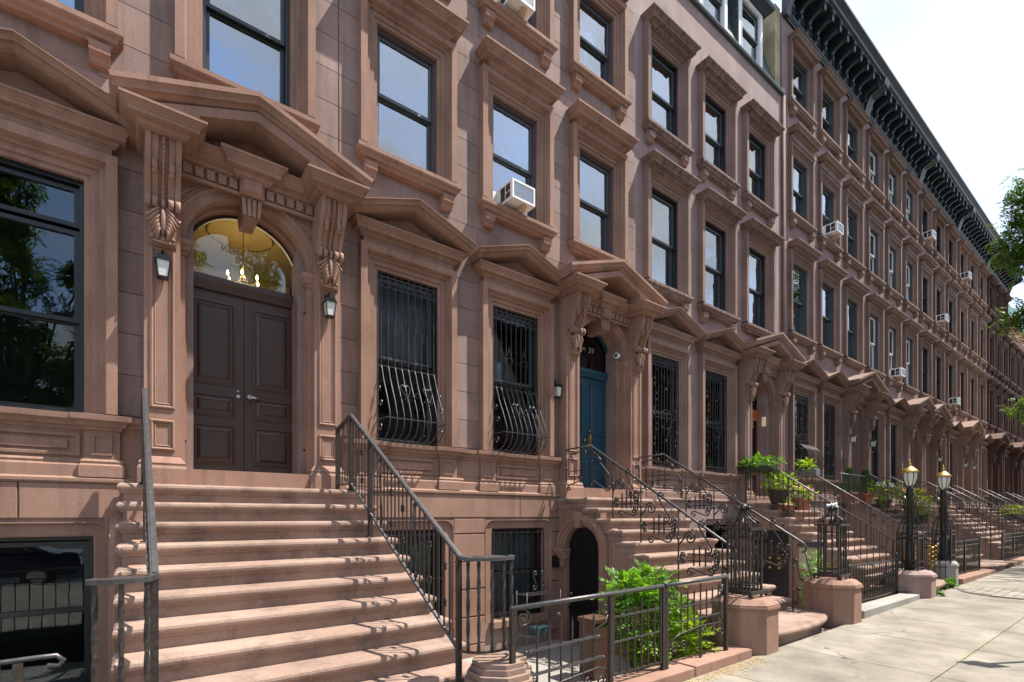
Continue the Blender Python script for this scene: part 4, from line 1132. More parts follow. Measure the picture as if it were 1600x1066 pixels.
def cage(x, y, z, label, fill=False):
    T = thing('newel_cage', label, 'newel post', (x, y, z), 'iron cage newels')
    h = .86; w = .145
    for (zz, ww, t) in ((.06,.20,.022),(h,.19,.018)):
        b = MB(); b.mold([(-ww,-ww,zz),(-ww,ww,zz),(ww,ww,zz),(ww,-ww,zz)], [(0,-t),(0,t),(-.03,t),(-.03,-t)], (0,0,1), closed=True); b.box(-ww+.02, ww-.02, -.012, .012, zz-.01, zz+.01); b.box(-.012, .012, -ww+.02, ww-.02, zz-.01, zz+.01); part('cage_frame', b, IRON, T)
    b = MB(); b.mold([(-w,-w,.15),(-w,w,.15),(w,w,.15),(w,-w,.15)], [(0,-.01),(0,.01),(-.02,.01),(-.02,-.01)], (0,0,1), closed=True)
    b.mold([(-w,-w,h-.12),(-w,w,h-.12),(w,w,h-.12),(w,-w,h-.12)], [(0,-.01),(0,.01),(-.02,.01),(-.02,-.01)], (0,0,1), closed=True)
    for sx in (-1,1):
        for sy in (-1,1): b.box(sx*w-.012, sx*w+.012, sy*w-.012, sy*w+.012, 0, h); b.box(sx*.19-.015, sx*.19+.015, sy*.19-.015, sy*.19+.015, 0, .06)
    part('cage_posts', b, IRON, T)
    tm = MB(); twisted(tm, 0, 0, .08, h, .020); me = tm.mesh('twisted_bar', IRON)
    for s_ in (-1,1):
        for q in (-.055,.055): put('twisted_bar', me, T, (q, s_*w, 0)); put('twisted_bar', me, T, (s_*w, q, 0))
    # ogee crown of bent straps
    c = MB()
    for i in range(8):
        a = i*pi/4+pi/8; pr = [(.045,.24),(.05,.20),(.07,.155),(.13,.11),(.19,.08),(.205,.05),(.18,.03),(.155,.05),(.165,.075),(.18,.07)]
        c.tube([(r*cos(a), r*sin(a), h+zz) for r, zz in pr], .011, 5)
        c.tube([(.05*cos(a), .05*sin(a), h+.24), (.09*cos(a), .09*sin(a), h+.28), (.10*cos(a), .10*sin(a), h+.25)], .010, 5)
    c.lathe([(.03,.22),(.05,.24),(.04,.265),(.055,.28),(.03,.30),(.01,.32)], (0,0,h), 10)
    part('crown', c, IRON, T)
    if fill:
        lb = MB()
        for i in range(16): lb.ball((random.uniform(-.07,.07), random.uniform(-.07,.07), h+.29+random.uniform(0,.05)), .02, 6)
        part('flower_cluster', lb, WPET, T)
    return T
cage(6.30, -3.60, .68, 'iron cage newel with curling crown on the pedestal beside the areaway gate')
cage(9.00, -3.60, .70, 'iron cage newel topped with small white flowers, right foot of the blue door stoop', fill=True)

def lamp_post(x, y, label):
    g = gz(x); T = thing('lamp_post', label, 'lamp post', (x, y, g), 'gold topped lamp posts')
    z0 = .52
    p = MB(); p.lathe([(.10,0),(.10,.15),(.085,.2),(.08,.55),(.065,.6),(.06,1.5),(.075,1.52),(.075,1.56),(.055,1.6),(.06,1.66),(.03,1.70)], (0,0,z0), 12); part('post', p, IRONB, T)
    k = MB()
    for sx in (-1,1):
        for sy in (-1,1): k.box(sx*.17-.012, sx*.17+.012, sy*.17-.012, sy*.17+.012, z0, z0+.75)
    for i in range(3):
        q = -.085+i*.085
        for s_ in (-1,1): k.tube([(q,s_*.17,z0),(q,s_*.17,z0+.75)], .009, 4); k.tube([(s_*.17,q,z0),(s_*.17,q,z0+.75)], .009, 4)
    for zz in (.06,.18,.66,.74): k.mold([(-.18,-.18,z0+zz),(-.18,.18,z0+zz),(.18,.18,z0+zz),(.18,-.18,z0+zz)], [(0,-.01),(0,.01),(-.02,.01),(-.02,-.01)], (0,0,1), closed=True)
    part('base_cage', k, IRONB, T)
    s = MB()
    for i in range(4):
        a = i*pi/2+pi/4
        s.tube([(r*cos(a), r*sin(a), z0+zz) for r, zz in ((.24,.75),(.2,.9),(.12,1.05),(.08,1.2),(.09,1.3),(.13,1.42),(.17,1.52))], .011, 5)
    part('strap', s, IRONB, T)
    gl = MB(); gl.lathe([(.05,1.72),(.085,1.76),(.115,1.86),(.125,1.95),(.12,2.0)], (0,0,z0), 10); part('lantern_glass', gl, FROST, T)
    rb = MB()
    for i in range(8):
        a = i*pi/4; rb.tube([(r*cos(a), r*sin(a), z0+zz) for r, zz in ((.05,1.71),(.09,1.76),(.12,1.86),(.13,1.95),(.125,2.0))], .007, 4)
    part('lantern_rib', rb, IRONB, T)
    cp_ = MB(); cp_.lathe([(.15,1.99),(.155,2.01),(.13,2.04),(.07,2.10),(.03,2.13),(.03,2.15),(.04,2.165),(.02,2.19),(.012,2.22),(.004,2.27)], (0,0,z0), 12); part('lantern_cap', cp_, GOLD, T)
pedestal(12.75, -3.62, .42, .52, OLDP, 'squat peeling pink pedestal under the left lamp post')
b = pedestal(15.15, -3.62, .27, .56, CONC2, 'grey concrete pedestal under the right lamp post')
lamp_post(12.75, -3.62, 'left black lamp post with gold capped lantern on a peeling pedestal')
lamp_post(15.15, -3.62, 'right black lamp post with gold capped lantern on a grey pedestal')

# ------------------------------------------------------------------ areaway fences
def fence_one():
    y = -3.74; g = 0
    T = thing('areaway_fence', 'wrought iron areaway fence and gate with scrolls in front of the green shrub', 'fence', (0, y, 0))
    f = lambda x: gz(x)-.02
    for x, z0 in ((2.46,.10),(3.62,.0),(4.42,.12),(4.47,.12),(5.62,.12)):
        part('post', MB().box(x-.02, x+.02, -.02, .02, z0+f(x)-.02, .98+f(x)), IRON, T)
    tr = MB(); tr.tube([(2.44,0,1.0+f(2.4)),(4.42,0,1.0+f(4.4))], .022, 8); part('top_rail', tr, IRONL, T)
    tr = MB(); tr.tube([(4.46,0,1.0+f(4.4)),(5.66,0,1.0+f(5.6))], .022, 8); part('top_rail', tr, IRONL, T)
    # section 1: two horizontal bars, pickets, scrolls
    for z, a, c in ((.62,2.62,3.44),(.42,2.62,3.50),):
        r = MB(); r.tube([(a,0,z+f(a)),(c,0,z+f(c)+.01)], .016, 4); r.ball((a-.02,0,z+f(a)), .018, 6); r.ball((c+.02,0,z+f(c)), .018, 6); part('cross_bar', r, IRONL, T)
    for i in range(6):
        x = 2.72+i*.135; h = .80+(.06 if i == 2 else 0)
        p = MB(); p.tube([(x,0,.26+f(x)),(x,0,h+f(x))], .010, 4); p.tube([(x,0,h+f(x)),(x,0,h+.05+f(x))], .010, 4, r2=.003)
        if i == 2: p.tube([(x,0,h+f(x)),(x-.02,0,h+.04+f(x)),(x-.05,0,h+.03+f(x)),(x-.05,0,h-.01+f(x))], .01, 5)
        part('picket', p, IRON, T)
    fx = p3x
    def sc(*a): part('scroll', MB().tube(*a), IRON, T)
    sc([(2.60,0,.21+f(2.6)),(3.0,0,.26),(3.45,0,.30),(3.56,0,.27),(3.58,0,.18)], .011, 5)
    sc(fx(spiral((2.68,.10), .085, 1.5, pi/2, 1), 0), .010, 5); sc(fx(spiral((3.50,.17), .075, 1.5, pi/4, -1), 0), .010, 5); sc(fx(spiral((3.33,.16), .075, 1.5, pi/2, 1), 0), .010, 5)
    sc([(3.08,0,-.1),(3.08,0,.25)], .012, 4); sc(fx(spiral((3.02,.20), .055, 1.3, 0, 1), 0), .009, 5); sc(fx(spiral((3.14,.20), .055, 1.3, pi, -1), 0), .009, 5)
    sc(fx(spiral((2.57,.86), .08, 1.8, pi/2, -1), 0), .010, 5); sc(fx(spiral((3.55,.84), .07, 1.4, pi/2, 1), 0), .010, 5); sc([(3.60,0,.82),(3.55,0,.70),(3.42,0,.66),(3.40,0,.56)], .010, 5)
    # gate: frame, two bars, pickets
    gt = part('gate', MB().box(3.645,3.665,-.012,.012,.18,.98).box(4.37,4.39,-.012,.012,.18,.98).box(3.665,4.37,-.01,.01,.18,.20), IRON, T)
    for z in (.50,.74): part('cross_bar', MB().tube([(3.66,0,z),(4.37,0,z+.01)], .011, 4), IRONL, gt)
    for i in range(6):
        x = 3.76+i*.105; part('picket', MB().tube([(x,0,.2),(x,0,.80+(.08 if i == 3 else 0))], .010, 4), IRON, gt)
    # section 3
    for z in (.56,.72): part('cross_bar', MB().tube([(4.7,0,z),(5.5,0,z+.01)], .011, 4), IRONL, T)
    for i in range(7):
        x = 4.74+i*.12; h = .84+(.06 if i == 3 else 0); part('picket', MB().tube([(x,0,.44),(x,0,h)], .009, 4).tube([(x,0,h),(x,0,h+.05)], .012, 4, r2=.003), IRON, T)
    sc([(4.52,0,.36),(4.7,0,.43),(5.1,0,.47),(5.5,0,.46),(5.58,0,.38)], .011, 5)
    sc(fx(spiral((4.60,.30), .07, 1.4, pi, -1), 0), .010, 5); sc(fx(spiral((4.78,.30), .06, 1.4, 0, 1), 0), .009, 5)
    sc([(5.1,0,.1),(5.1,0,.46)], .012, 4); sc(fx(spiral((5.04,.41), .05, 1.3, 0, 1), 0), .009, 5); sc(fx(spiral((5.16,.41), .05, 1.3, pi, -1), 0), .009, 5)
    sc(fx(spiral((5.38,.38), .06, 1.4, pi/2, 1), 0), .009, 5); sc(fx(spiral((5.52,.36), .06, 1.4, pi/2, -1), 0), .009, 5)
    sc(fx(spiral((5.52,.86), .06, 1.4, pi/2, 1), 0), .009, 5); sc(fx(spiral((4.56,.88), .06, 1.4, pi/2, -1), 0), .009, 5); sc([(5.55,0,.9),(5.50,0,.75),(5.50,0,.55),(5.56,0,.45)], .010, 5)
    return T
fence_one()
# left fence piece (bottom left corner)
T = thing('areaway_fence', 'iron fence end with curled handrail tip at the lower left, before the basement window', 'fence', (.43,-3.1,-.13))
b = MB(); b.tube([(-2.2,0,1.0),(-.86,0,1.03),(-.77,0,1.03),(-.74,0,1.0),(-.76,0,.97),(-.81,0,.98)], .014, 8); part('top_rail', b, IRONL, T)
for x in (-.93,-1.02,-2.0): part('post', MB().box(x-.02,x+.02,-.02,.02,-.05,1.01), IRON, T)
part('lower_bar', MB().tube([(-2.2,0,.86),(-.95,0,.9)], .01, 4), IRON, T)
for i in range(7): part('picket', MB().tube([(-2.1+i*.15,0,.05),(-2.1+i*.15,0,.88)], .009, 4), IRON, T)

# black bowed fence with heavy pickets before the pink house
def fence_two():
    T = thing('areaway_fence', 'low black bowed fence of close pickets between cage newel and lamp post pedestal', 'fence', (0,0,0))
    pts = []
    for i in range(23):
        t = i/22; x = 9.75+t*2.45; y = -3.55-.05*sin(t*pi)
        pts.append((x, y))
    g = gz(11)
    b = MB(); b.tube([(x,y,g+.78) for x, y in pts], .022, 6); part('top_rail', b, IRONB, T); b = MB(); b.tube([(x,y,g+.16) for x, y in pts], .014, 4); b.tube([(x,y,g+.52) for x, y in pts], .012, 4); part('lower_rail', b, IRONB, T)
    me = None_mesh(('pkt',), lambda: MB().lathe([(.008,0),(.008,.1),(.02,.13),(.02,.16),(.008,.2),(.008,.33),(.018,.36),(.018,.40),(.008,.44),(.008,.65)], (0,0,0), 6), IRONB)
    for x, y in pts: put('picket', me, T, (x, y, g+.13))
    for x in (9.75, 12.2): part('post', MB().lathe([(.03,0),(.03,.8),(.015,.82),(.03,.86),(.005,.92)], (x,-3.55,g), 8), IRONB, T)
fence_two()
def fence_plain(x0, x1, y, label, h=.95, mat=IRONB):
    g = gz((x0+x1)/2); T = thing('areaway_fence', label, 'fence', (x0, y, g)); w = x1-x0
    for z in (.15,h-.12,h): part('rail', MB().tube([(0,0,z),(w,0,z)], .014, 4), mat, T)
    me = None_mesh(('pk2',), lambda: MB().tube([(0,0,.02),(0,0,1.0)], .009, 4).tube([(0,0,1.0),(0,0,1.07)], .014, 4, r2=.002), mat); n = int(w/.11)
    for i in range(n+1): put('picket', me, T, (i*w/n,0,0), scale=(1,1,h))
    for i in (0, n//2, n): part('post', MB().box(i*w/n-.02,i*w/n+.02,-.02,.02,0,h+.05), mat, T)
fence_plain(15.6, 18.6, -3.62, 'black spear topped areaway fence right of the lamp posts')
fence_plain(21.5, 24.9, -3.62, 'black areaway fence before the second rose brown house')
fence_plain(30.0, 33.3, -3.62, 'black areaway fence before the third rose brown house')
# double gate between the lamp posts with gold fleur ornaments
T = thing('stoop_gate', 'open black iron gate leaves with gold fleur ornaments between the lamp posts', 'gate', (0,0,gz(14)))
for x in (13.35, 14.75):
    lf = MB()
    for i in range(6): lf.tube([(x,-3.5-i*.10+.25,.12),(x,-3.5-i*.10+.25,1.15)], .010, 4)
    for z in (.15,.45,.95,1.12): lf.tube([(x,-3.25,z),(x,-3.78,z)], .013, 4)
    q = part('gate_leaf', lf, IRONB, T)
    gd = MB()
    for i in range(5): gd.ball((x-.03,-3.52,.48+i*.10), .045, 6, .8); gd.ball((x-.03,-3.46,.52+i*.10), .028, 6); gd.ball((x-.03,-3.58,.52+i*.10), .028, 6)
    part('gold_ornament', gd, GOLD, q)
# basement gate of the flower stoop : black opening with gold ornaments in its left flank
T = thing('basement_gate', 'black basement gate with gold fleur ornaments in the flank of the flower lined stoop', 'gate', (12.43, -.95, -.3))
part('gate_leaf', MB().box(-.02,.0,-.42,.42,0,1.65), BLK, T)
gd = MB()
for j in (-.22, 0, .22):
    for i in range(3): gd.ball((-.04, j, .75+i*.12), .045, 6, .9)
part('gold_ornament', gd, GOLD, T)

# stone kerbs of the areaways
for i, (a, c, m, lab) in enumerate(((2.75,3.60,ST1T,'brownstone kerb left of the areaway gate'),(3.60,4.75,ST1T,'brownstone kerb under the areaway gate'),(4.76,5.92,ST1T,'brownstone kerb at the foot of the green bush'),(9.45,12.3,CONC2,'pale kerb under the bowed black fence'),(15.5,19.0,ST1T,'brownstone kerb right of the lamp posts'),(21.4,25.1,ST1T,'kerb before the second rose brown house'),(29.6,33.6,ST1T,'kerb before the third rose brown house'))):
    g = gz((a+c)/2); o = thing('areaway_kerb', lab, 'kerb', (0,0,0), me=MB().box(a, c, -3.90, -3.60, g-.8, g+.11).mesh('areaway_kerb', m, .012))

# ------------------------------------------------------------------ window grilles
def grille_bulge(cx, label):
    T = thing('window_grille', label, 'window grille', (cx, -.065, 2.80), 'bulging iron window grilles')
    w = .485; h = 2.43; zb = 1.08; yf = .05
    n = 9
    prof = [(0, zb), (-.03, zb-.06), (-.10, zb-.25), (-.22, zb-.50), (-.30, zb-.70), (-.32, zb-.80), (-.30, zb-.92), (-.22, zb-1.02), (-.10, zb-1.07), (.0, .0)]
    def sm(pr, k=3):
        out_ = []
        for i in range(len(pr)-1):
            for j in range(k):
                t = j/k; p0 = pr[max(0,i-1)]; p1 = pr[i]; p2 = pr[i+1]; p3_ = pr[min(len(pr)-1,i+2)]
                out_.append(tuple(.5*((2*p1[q])+(-p0[q]+p2[q])*t+(2*p0[q]-5*p1[q]+4*p2[q]-p3_[q])*t*t+(-p0[q]+3*p1[q]-3*p2[q]+p3_[q])*t**3) for q in (0,1)))
        return out_+[pr[-1]]
    pr = sm(prof)
    fr = MB()
    for z in (zb, h-.20, h-.06): fr.tube([(-w,yf,z),(w,yf,z)], .011, 4)
    fr.box(-w-.005,-w+.012,yf-.01,yf+.01,0,h); fr.box(w-.012,w+.005,yf-.01,yf+.01,0,h)
    part('frame', fr, IRON, T)
    um = MB().tube([(0,yf,zb),(0,yf,h)], .008, 4).mesh('bar', IRON); lm = MB().tube([(0, yf+p[0], p[1]) for p in pr], .0095, 5).mesh('bulging_bar', IRONM)
    for i in range(n):
        x = -w+.06+i*(2*w-.12)/(n-1); put('bar', um, T, (x,0,0)); put('bulging_bar', lm, T, (x,0,0))
    rg = MB()
    for i in range(8): 
        x = -w+.07+i*.12; rg.tube([(x+.045*cos(a), yf-.005, h-.13+.045*sin(a)) for a in [2*pi*k/12 for k in range(13)]], .006, 4)
    part('ring_row', rg, IRON, T)
    cb = MB(); cb.tube([(-w,yf,.28),(-w*1.0,yf-.15,.28),(-w*1.0,yf-.32,.28),(w*1.0,yf-.32,.28),(w*1.0,yf-.15,.28),(w,yf,.28)], .009, 4); part('cross_bar', cb, IRONL, T)
    sc = MB()
    def heart(x0, z0, y, sl):
        for s_ in (-1, 1):
            pts = [(x0, z0-.12), (x0+s_*.05, z0-.02), (x0+s_*.075, z0+.06), (x0+s_*.04, z0+.10), (x0+s_*.01, z0+.07)]
            sc.tube([(p[0], y-sl*(z0-p[1]), p[1]) for p in pts], .0065, 4)
            sc.tube([(x0+s_*(.02+.025*cos(a)), y-.12*sl-.005, z0-.14+.02*sin(a)) for a in [pi*k/5 for k in range(8)]], .0055, 4)
    heart(-.14, .70, -.17, .45); heart(.22, .70, -.17, .45)
    sc.tube([(.04+.035*cos(a), -.17, .66+.035*sin(a)) for a in [2*pi*k/10 for k in range(9)]], .006, 4)
    # side scrolls in the flanks
    for s_ in (-1, 1):
        for (yy, zz, r) in ((-.08,.72,.05),(-.14,.50,.06),(-.12,.16,.07)):
            sc.tube([(s_*w*1.0, yf+yy+q[0], zz+q[1]) for q in spiral((0,0), r, 1.3, 0, 1)], .006, 4)
    part('heart_scroll', sc, IRONM, T)
    for x0 in (-.16, .16):
        up = MB()
        for s_ in (-1, 1): up.tube([(x0, yf-.012, 1.62), (x0+s_*.09, yf-.012, 1.55), (x0+s_*.05, yf-.012, 1.47), (x0+s_*.02, yf-.012, 1.53)], .005, 4); up.tube([(x0, yf-.012, 1.80), (x0+s_*.02, yf-.012, 1.7), (x0+s_*.09, yf-.012, 1.55)], .005, 4)
        part('upper_scroll', up, IRON, T)
    return T
grille_bulge(3.32, 'bulging window grille with hearts, nearer the wide stoop'); grille_bulge(5.35, 'bulging window grille with hearts, beside the blue door portal')
def grille_flat(cx, z, h, label, hw=.485, rings=True, proto={}, simple=False):
    key = (round(h,2), simple, hw)
    if key in proto:
        c = copy_tree(proto[key]); c.location = (cx, -.05, z); c['label'] = label; return c
    T = thing('window_grille', label, 'window grille', (cx, -.05, z), 'flat iron window grilles'); yf = .03
    fr = MB()
    for zz in (.02, .12, h*.45, h-.20, h-.06) if not simple else (.05, h-.05, h*.5): fr.tube([(-hw,yf,zz),(hw,yf,zz)], .009, 4)
    part('frame', fr, IRON, T); n = 9
    m = MB().tube([(0,yf,0),(0,yf,h)], .008, 4).mesh('bar', IRON)
    for i in range(n+1): put('bar', m, T, (-hw+.01+i*(2*hw-.02)/n, 0, 0))
    if not simple:
        s = MB()
        for i in range(8): 
            x = -hw+.08+i*.12
            for z_ in (.07, h-.13): s.tube([(x+.04*cos(a), yf-.01, z_+.04*sin(a)) for a in [2*pi*k/10 for k in range(11)]], .006, 4)
        s.tube([(.0+.19*cos(a), yf-.012, h*.45-.03+.22*sin(a)) for a in [2*pi*k/22 for k in range(23)]], .009, 4)
        s.tube([(0,yf-.012,h*.45-.1),(0,yf-.012,h*.45+.05)], .012, 4)
        for sx in (-.38, .38):
            for k in range(6): S_scroll(s, (sx, .3+k*.33), (sx, .48+k*.33), .035, yf-.01, .0055, 1 if k % 2 else -1, f=p3x)
        for z_ in (.6, 1.75):
            for s_ in (-1,1): S_scroll(s, (s_*.03, z_), (s_*.12, z_+.28), .03, yf-.01, .0055, s_, f=p3x)
        part('scroll', s, IRON, T)
    proto[key] = T
    return T
grille_flat(9.57, 2.79, 2.44, 'flat scrolled window grille left of the pink house parlor')
grille_flat(11.60, 2.79, 2.44, 'flat scrolled window grille next to the orange door portal')
grille_flat(16.2, 2.89, 2.44, 'flat window grille on the first rose brown house, nearer the downpipe')
grille_flat(18.2, 2.89, 2.44, 'flat window grille on the first rose brown house, nearer its door')
grille_flat(5.35, .02, 1.45, 'plain barred grille on the basement window behind the wire shelf', hw=.56, simple=True).location.y = -.14
grille_flat(3.32, .02, 1.45, 'plain barred grille on the basement window behind the wide stoop railing', hw=.56, simple=True).location.y = -.14
grille_flat(9.57, .04, 1.45, 'plain barred grille on the pink house basement window', hw=.56, simple=True).location.y = -.14
# hooped balcony guard at H4
T = thing('balcony_guard', 'hooped iron guard curving out of the rose brown house parlor window', 'balcony guard', (16.2, 0, 2.9))
for i in range(10):
    x = -.45+i*.1; part('hoop', MB().tube([(x,.03,.95),(x,-.2,.92),(x,-.42,.72),(x,-.5,.4),(x,-.42,.1),(x,-.2,.0)], .011, 5), IRON, T)
part('base_rail', MB().tube([(-.47,-.2,.0),(.47,-.2,.0)], .012, 4).tube([(-.47,.03,.95),(.47,.03,.95)], .012, 4), IRON, T)

# ------------------------------------------------------------------ air conditioners
def ac(x, z, label, big=False):
    T = thing('air_conditioner', label, 'air conditioner', (x, 0, z), 'window air conditioners'); w, h, d = (.24,.31,.36)
    body = MB(); body.box(-w, w, -d+.03, .12, 0, h); part('body', body, WHT, T, bev=.008)
    fr = MB(); fr.mold([(-w,-d+.029,0),(-w,-d+.029,h),(w,-d+.029,h),(w,-d+.029,0)], [(0,0),(0,.035),(-.03,.035),(-.035,0)], (0,-1,0), closed=True); part('front_frame', fr, WHT, T)
    g = MB(); g.box(-w+.03, w-.03, -d+.012, -d+.028, .03, h-.03); part('coil_grille', g, plain_c('coil', (.35,.38,.40)), T)
    lv = MB()
    for i in range(12): lv.box(-w+.035, w-.035, -d+.004, -d+.011, .04+i*.020, .046+i*.020)
    part('louvre', lv, STEEL, T)
    sd_ = MB(); 
    for a, c, za, zc in ((-.30,-.18,.04,.13),(-.30,-.18,.15,h-.04),(-.155,-.03,.04,h-.04)): sd_.box(-w-.004, -w+.001, a, c, za, zc); sd_.box(w-.001, w+.004, a, c, za, zc)
    part('side_vent', sd_, BLK, T)
    part('support_bracket', MB().prism([(-.05,-.005),(-.32,-.005),(-.30,-.05),(-.05,-.10)], 'x', .02, .10), plain_c('tan_metal', (.45,.33,.2)), T)
    part('side_filler', MB().box(-.44,-w-.002,.10,.12,0,h).box(w+.002,.44,.10,.12,0,h), WHT, T)
def plain_c(n, c):
    return cached('m'+n, lambda: plain(n, c, rough=.5, noise=.2, scale=40))
ac(5.25, 6.95, 'white air conditioner in the second floor window left of the blue door bay')
ac(5.25, 10.28, 'white air conditioner cut by the top edge, upper window left of the blue door bay')
ac(18.2, 10.80, 'white air conditioner in the third floor middle window of the first rose brown house')
for x, z, lab in ((24.25,7.2,'white air conditioner low beside the portal of the second rose brown house'),(28.4,14.0,'white air conditioner high on the third rose brown house, left window'),(30.45,10.8,'white air conditioner, third floor middle window of the third rose brown house'),(34.7,14.0,'white air conditioner high on the tan house'),(32.5,7.2,'white air conditioner beside the sunlit tan portal')): ac(x, z, lab)

# ------------------------------------------------------------------ wall lamps, camera, intercom
def wall_lamp(x, y, z, label, kind=0, rotz=0):
    T = thing('wall_lantern', label, 'wall lamp', (x, y, z), 'wall lanterns', rotz=rotz)
    b = MB(); b.box(-.04,.04,-.015,0,-.02,.12); b.tube([(0,-.01,.1),(0,-.05,.14),(0,-.09,.12)], .010, 6); b.prism([(-.075,.0),(.075,.0),(.05,.045),(-.05,.045)], 'y', -.165, -.015)
    for sx in (-1,1):
        for yy in (-.155,-.03): b.bar((sx*.065,yy,.0), (sx*.045,yy*.85-.01,-.17), .010)
    b.box(-.05,.05,-.14,-.04,-.185,-.17); b.box(-.075,.075,-.165,-.015,-.004,.0)
    part('lantern_frame', b, IRONB, T)
    g = MB(); v = [(-.058,-.15,0),(.058,-.15,0),(.058,-.035,0),(-.058,-.035,0),(-.042,-.135,-.17),(.042,-.135,-.17),(.042,-.045,-.17),(-.042,-.045,-.17)]
    g.add(v, [(0,1,2,3),(7,6,5,4),(0,4,5,1),(1,5,6,2),(2,6,7,3),(3,7,4,0)]); part('lantern_glass', g, FROST, T)
    return T
wall_lamp(.28, -.25, 4.46, 'black wall lantern on the left pilaster of the brown door')
wall_lamp(2.06, -.25, 4.46, 'black wall lantern on the right pilaster of the brown door')
wall_lamp(6.22, -.02, 4.05, 'small grey wall lantern left of the blue door portal')
wall_lamp(19.3, -.26, 4.35, 'black wall lantern left of the first rose brown portal'); wall_lamp(21.1, -.26, 4.35, 'black wall lantern right of the first rose brown portal')
wall_lamp(33.8, -.26, 4.35, 'black wall lantern on the sunlit tan portal, left side'); wall_lamp(35.6, -.26, 4.35, 'black wall lantern on the sunlit tan portal, right side')
wall_lamp(29.3, -.26, 4.35, 'black wall lantern on the portal of the third rose brown house')
T = thing('wall_lamp', 'square black framed lit lamp inside the orange door portal', 'wall lamp', (14.27, .1, 4.35))
part('backplate', MB().box(0,.02,-.09,.09,-.2,.2), IRONB, T); part('shade', MB().box(-.07,0,-.06,.06,-.13,.13), LITG, T)
T = thing('security_camera', 'round white security camera on the blue door arch', 'security camera', (7.95, .0, 4.98))
part('housing', MB().tube([(.08,0,0),(-.03,-.02,0)], .055, 14), WHT, T); part('lens', MB().tube([(-.03,-.02,0),(-.04,-.022,0)], .033, 12), BLK, T)
T = thing('security_camera', 'small black bullet camera right of the blue door portal', 'security camera', (8.55, -.1, 5.1))
part('housing', MB().tube([(0,.1,0),(-.02,-.06,-.01)], .028, 10), IRONB, T)
T = thing('intercom', 'small doorbell panel with glowing blue button beside the wide stoop', 'intercom', (-.13, -.14, 1.05))
part('plate', MB().box(-.045,.045,-.02,0,-.09,.09), STEEL, T, bev=.003); part('button', MB().box(-.032,.032,-.026,-.02,-.07,-.015), plain('blue_glow', (.35,.3,.9), emit=1.2), T); part('lens', MB().tube([(0,-.02,.05),(0,-.028,.05)], .014, 10), BLK, T)
T = thing('vent_cap', 'round metal vent on the basement lintel left of the blue door stoop', 'vent', (6.12, -.13, 1.82))
part('cap', MB().tube([(0,0,0),(0,-.03,0)], .05, 12), ST1T, T); part('hub', MB().tube([(0,-.03,0),(0,-.045,0)], .025, 10), STEEL, T)
T = thing('mailbox', 'small iron box lamp on the wall left of the arched basement door', 'mailbox', (6.13, -.13, .88))
part('box', MB().box(-.06,.05,-.09,0,-.1,.1), IRONB, T, bev=.005)
# storage lantern box at H3
T = thing('box_lantern', 'large pale box lantern behind the cage newel before the flower stoop', 'lantern', (11.2, -2.4, .12))
part('glass_box', MB().box(-.22,.22,-.16,.16,.5,.95), plain('pale_green_glass', (.42,.40,.26), rough=.4), T); part('lid', MB().prism([(-.27,.95),(.27,.95),(.12,1.05),(-.12,1.05)], 'y', -.2, .2), IRONB, T); part('pole', MB().tube([(0,0,-.6),(0,0,.5)], .03, 8), IRONB, T)

# ------------------------------------------------------------------ ground
def groundsheet(name, x0, x1, y0, y1, dz, mat):
    me = bpy.data.meshes.new(name); v = [(x, y, gz(x)+dz) for x, y in ((x0,y0),(x1,y0),(x1,y1),(x0,y1))]
    me.from_pydata(v, [], [(0,1,2,3)]); me.materials.append(mat); return put(name, me, kind='structure')
me = bpy.data.meshes.new('ground'); E0 = 600
me.from_pydata([(-E0,-E0,gz(-60)-.9),(E0,-E0,gz(-60)-.9),(E0,E0,gz(-60)-.9),(-E0,E0,gz(-60)-.9)], [], [(0,1,2,3)]); me.materials.append(ASPH); put('ground', me, kind='structure')
groundsheet('road', -60, 200, -17.2, -10.55, -.14, ASPH)
SW = groundsheet('sidewalk', -60, 200, -10.4, -3.86, -.02, CONC2)
# slabs with recessed joints
def slab(x0, x1, y0, y1):
    b = MB(); g = .006; v = []
    for dz in (-.015, 0):
        for x, y in ((x0+g,y0+g),(x1-g,y0+g),(x1-g,y1-g),(x0+g,y1-g)): v.append((x, y, gz(x)+dz))
    b.add(v, [(3,2,1,0),(4,5,6,7),(0,1,5,4),(1,2,6,5),(2,3,7,6),(3,0,4,7)]); return b
ys = [-3.87, -5.45, -7.0, -8.6, -10.2]
x = -6.2; i = 0
while x < 46:
    for j in range(4):
        w = 1.62
        part('paving_slab', slab(x, x+w, ys[j+1], ys[j]), CONC, SW)
    x += 1.62; i += 1
b = MB(); b.box(-60,200,-10.55,-10.4,-1.2,.0); kb = part('kerb', b, CONC2, None, kind='structure')
for v in kb.data.vertices: v.co.z += gz(v.co.x)
groundsheet('areaway_floor', -6, 60, -3.6, .3, -.56, CONC2)
b = MB(); b.box(-60,200,-21.5,-17.2,-.14,.0); kb = part('far_sidewalk', b, CONC2, None, kind='structure')
for v in kb.data.vertices: v.co.z += gz(v.co.x)
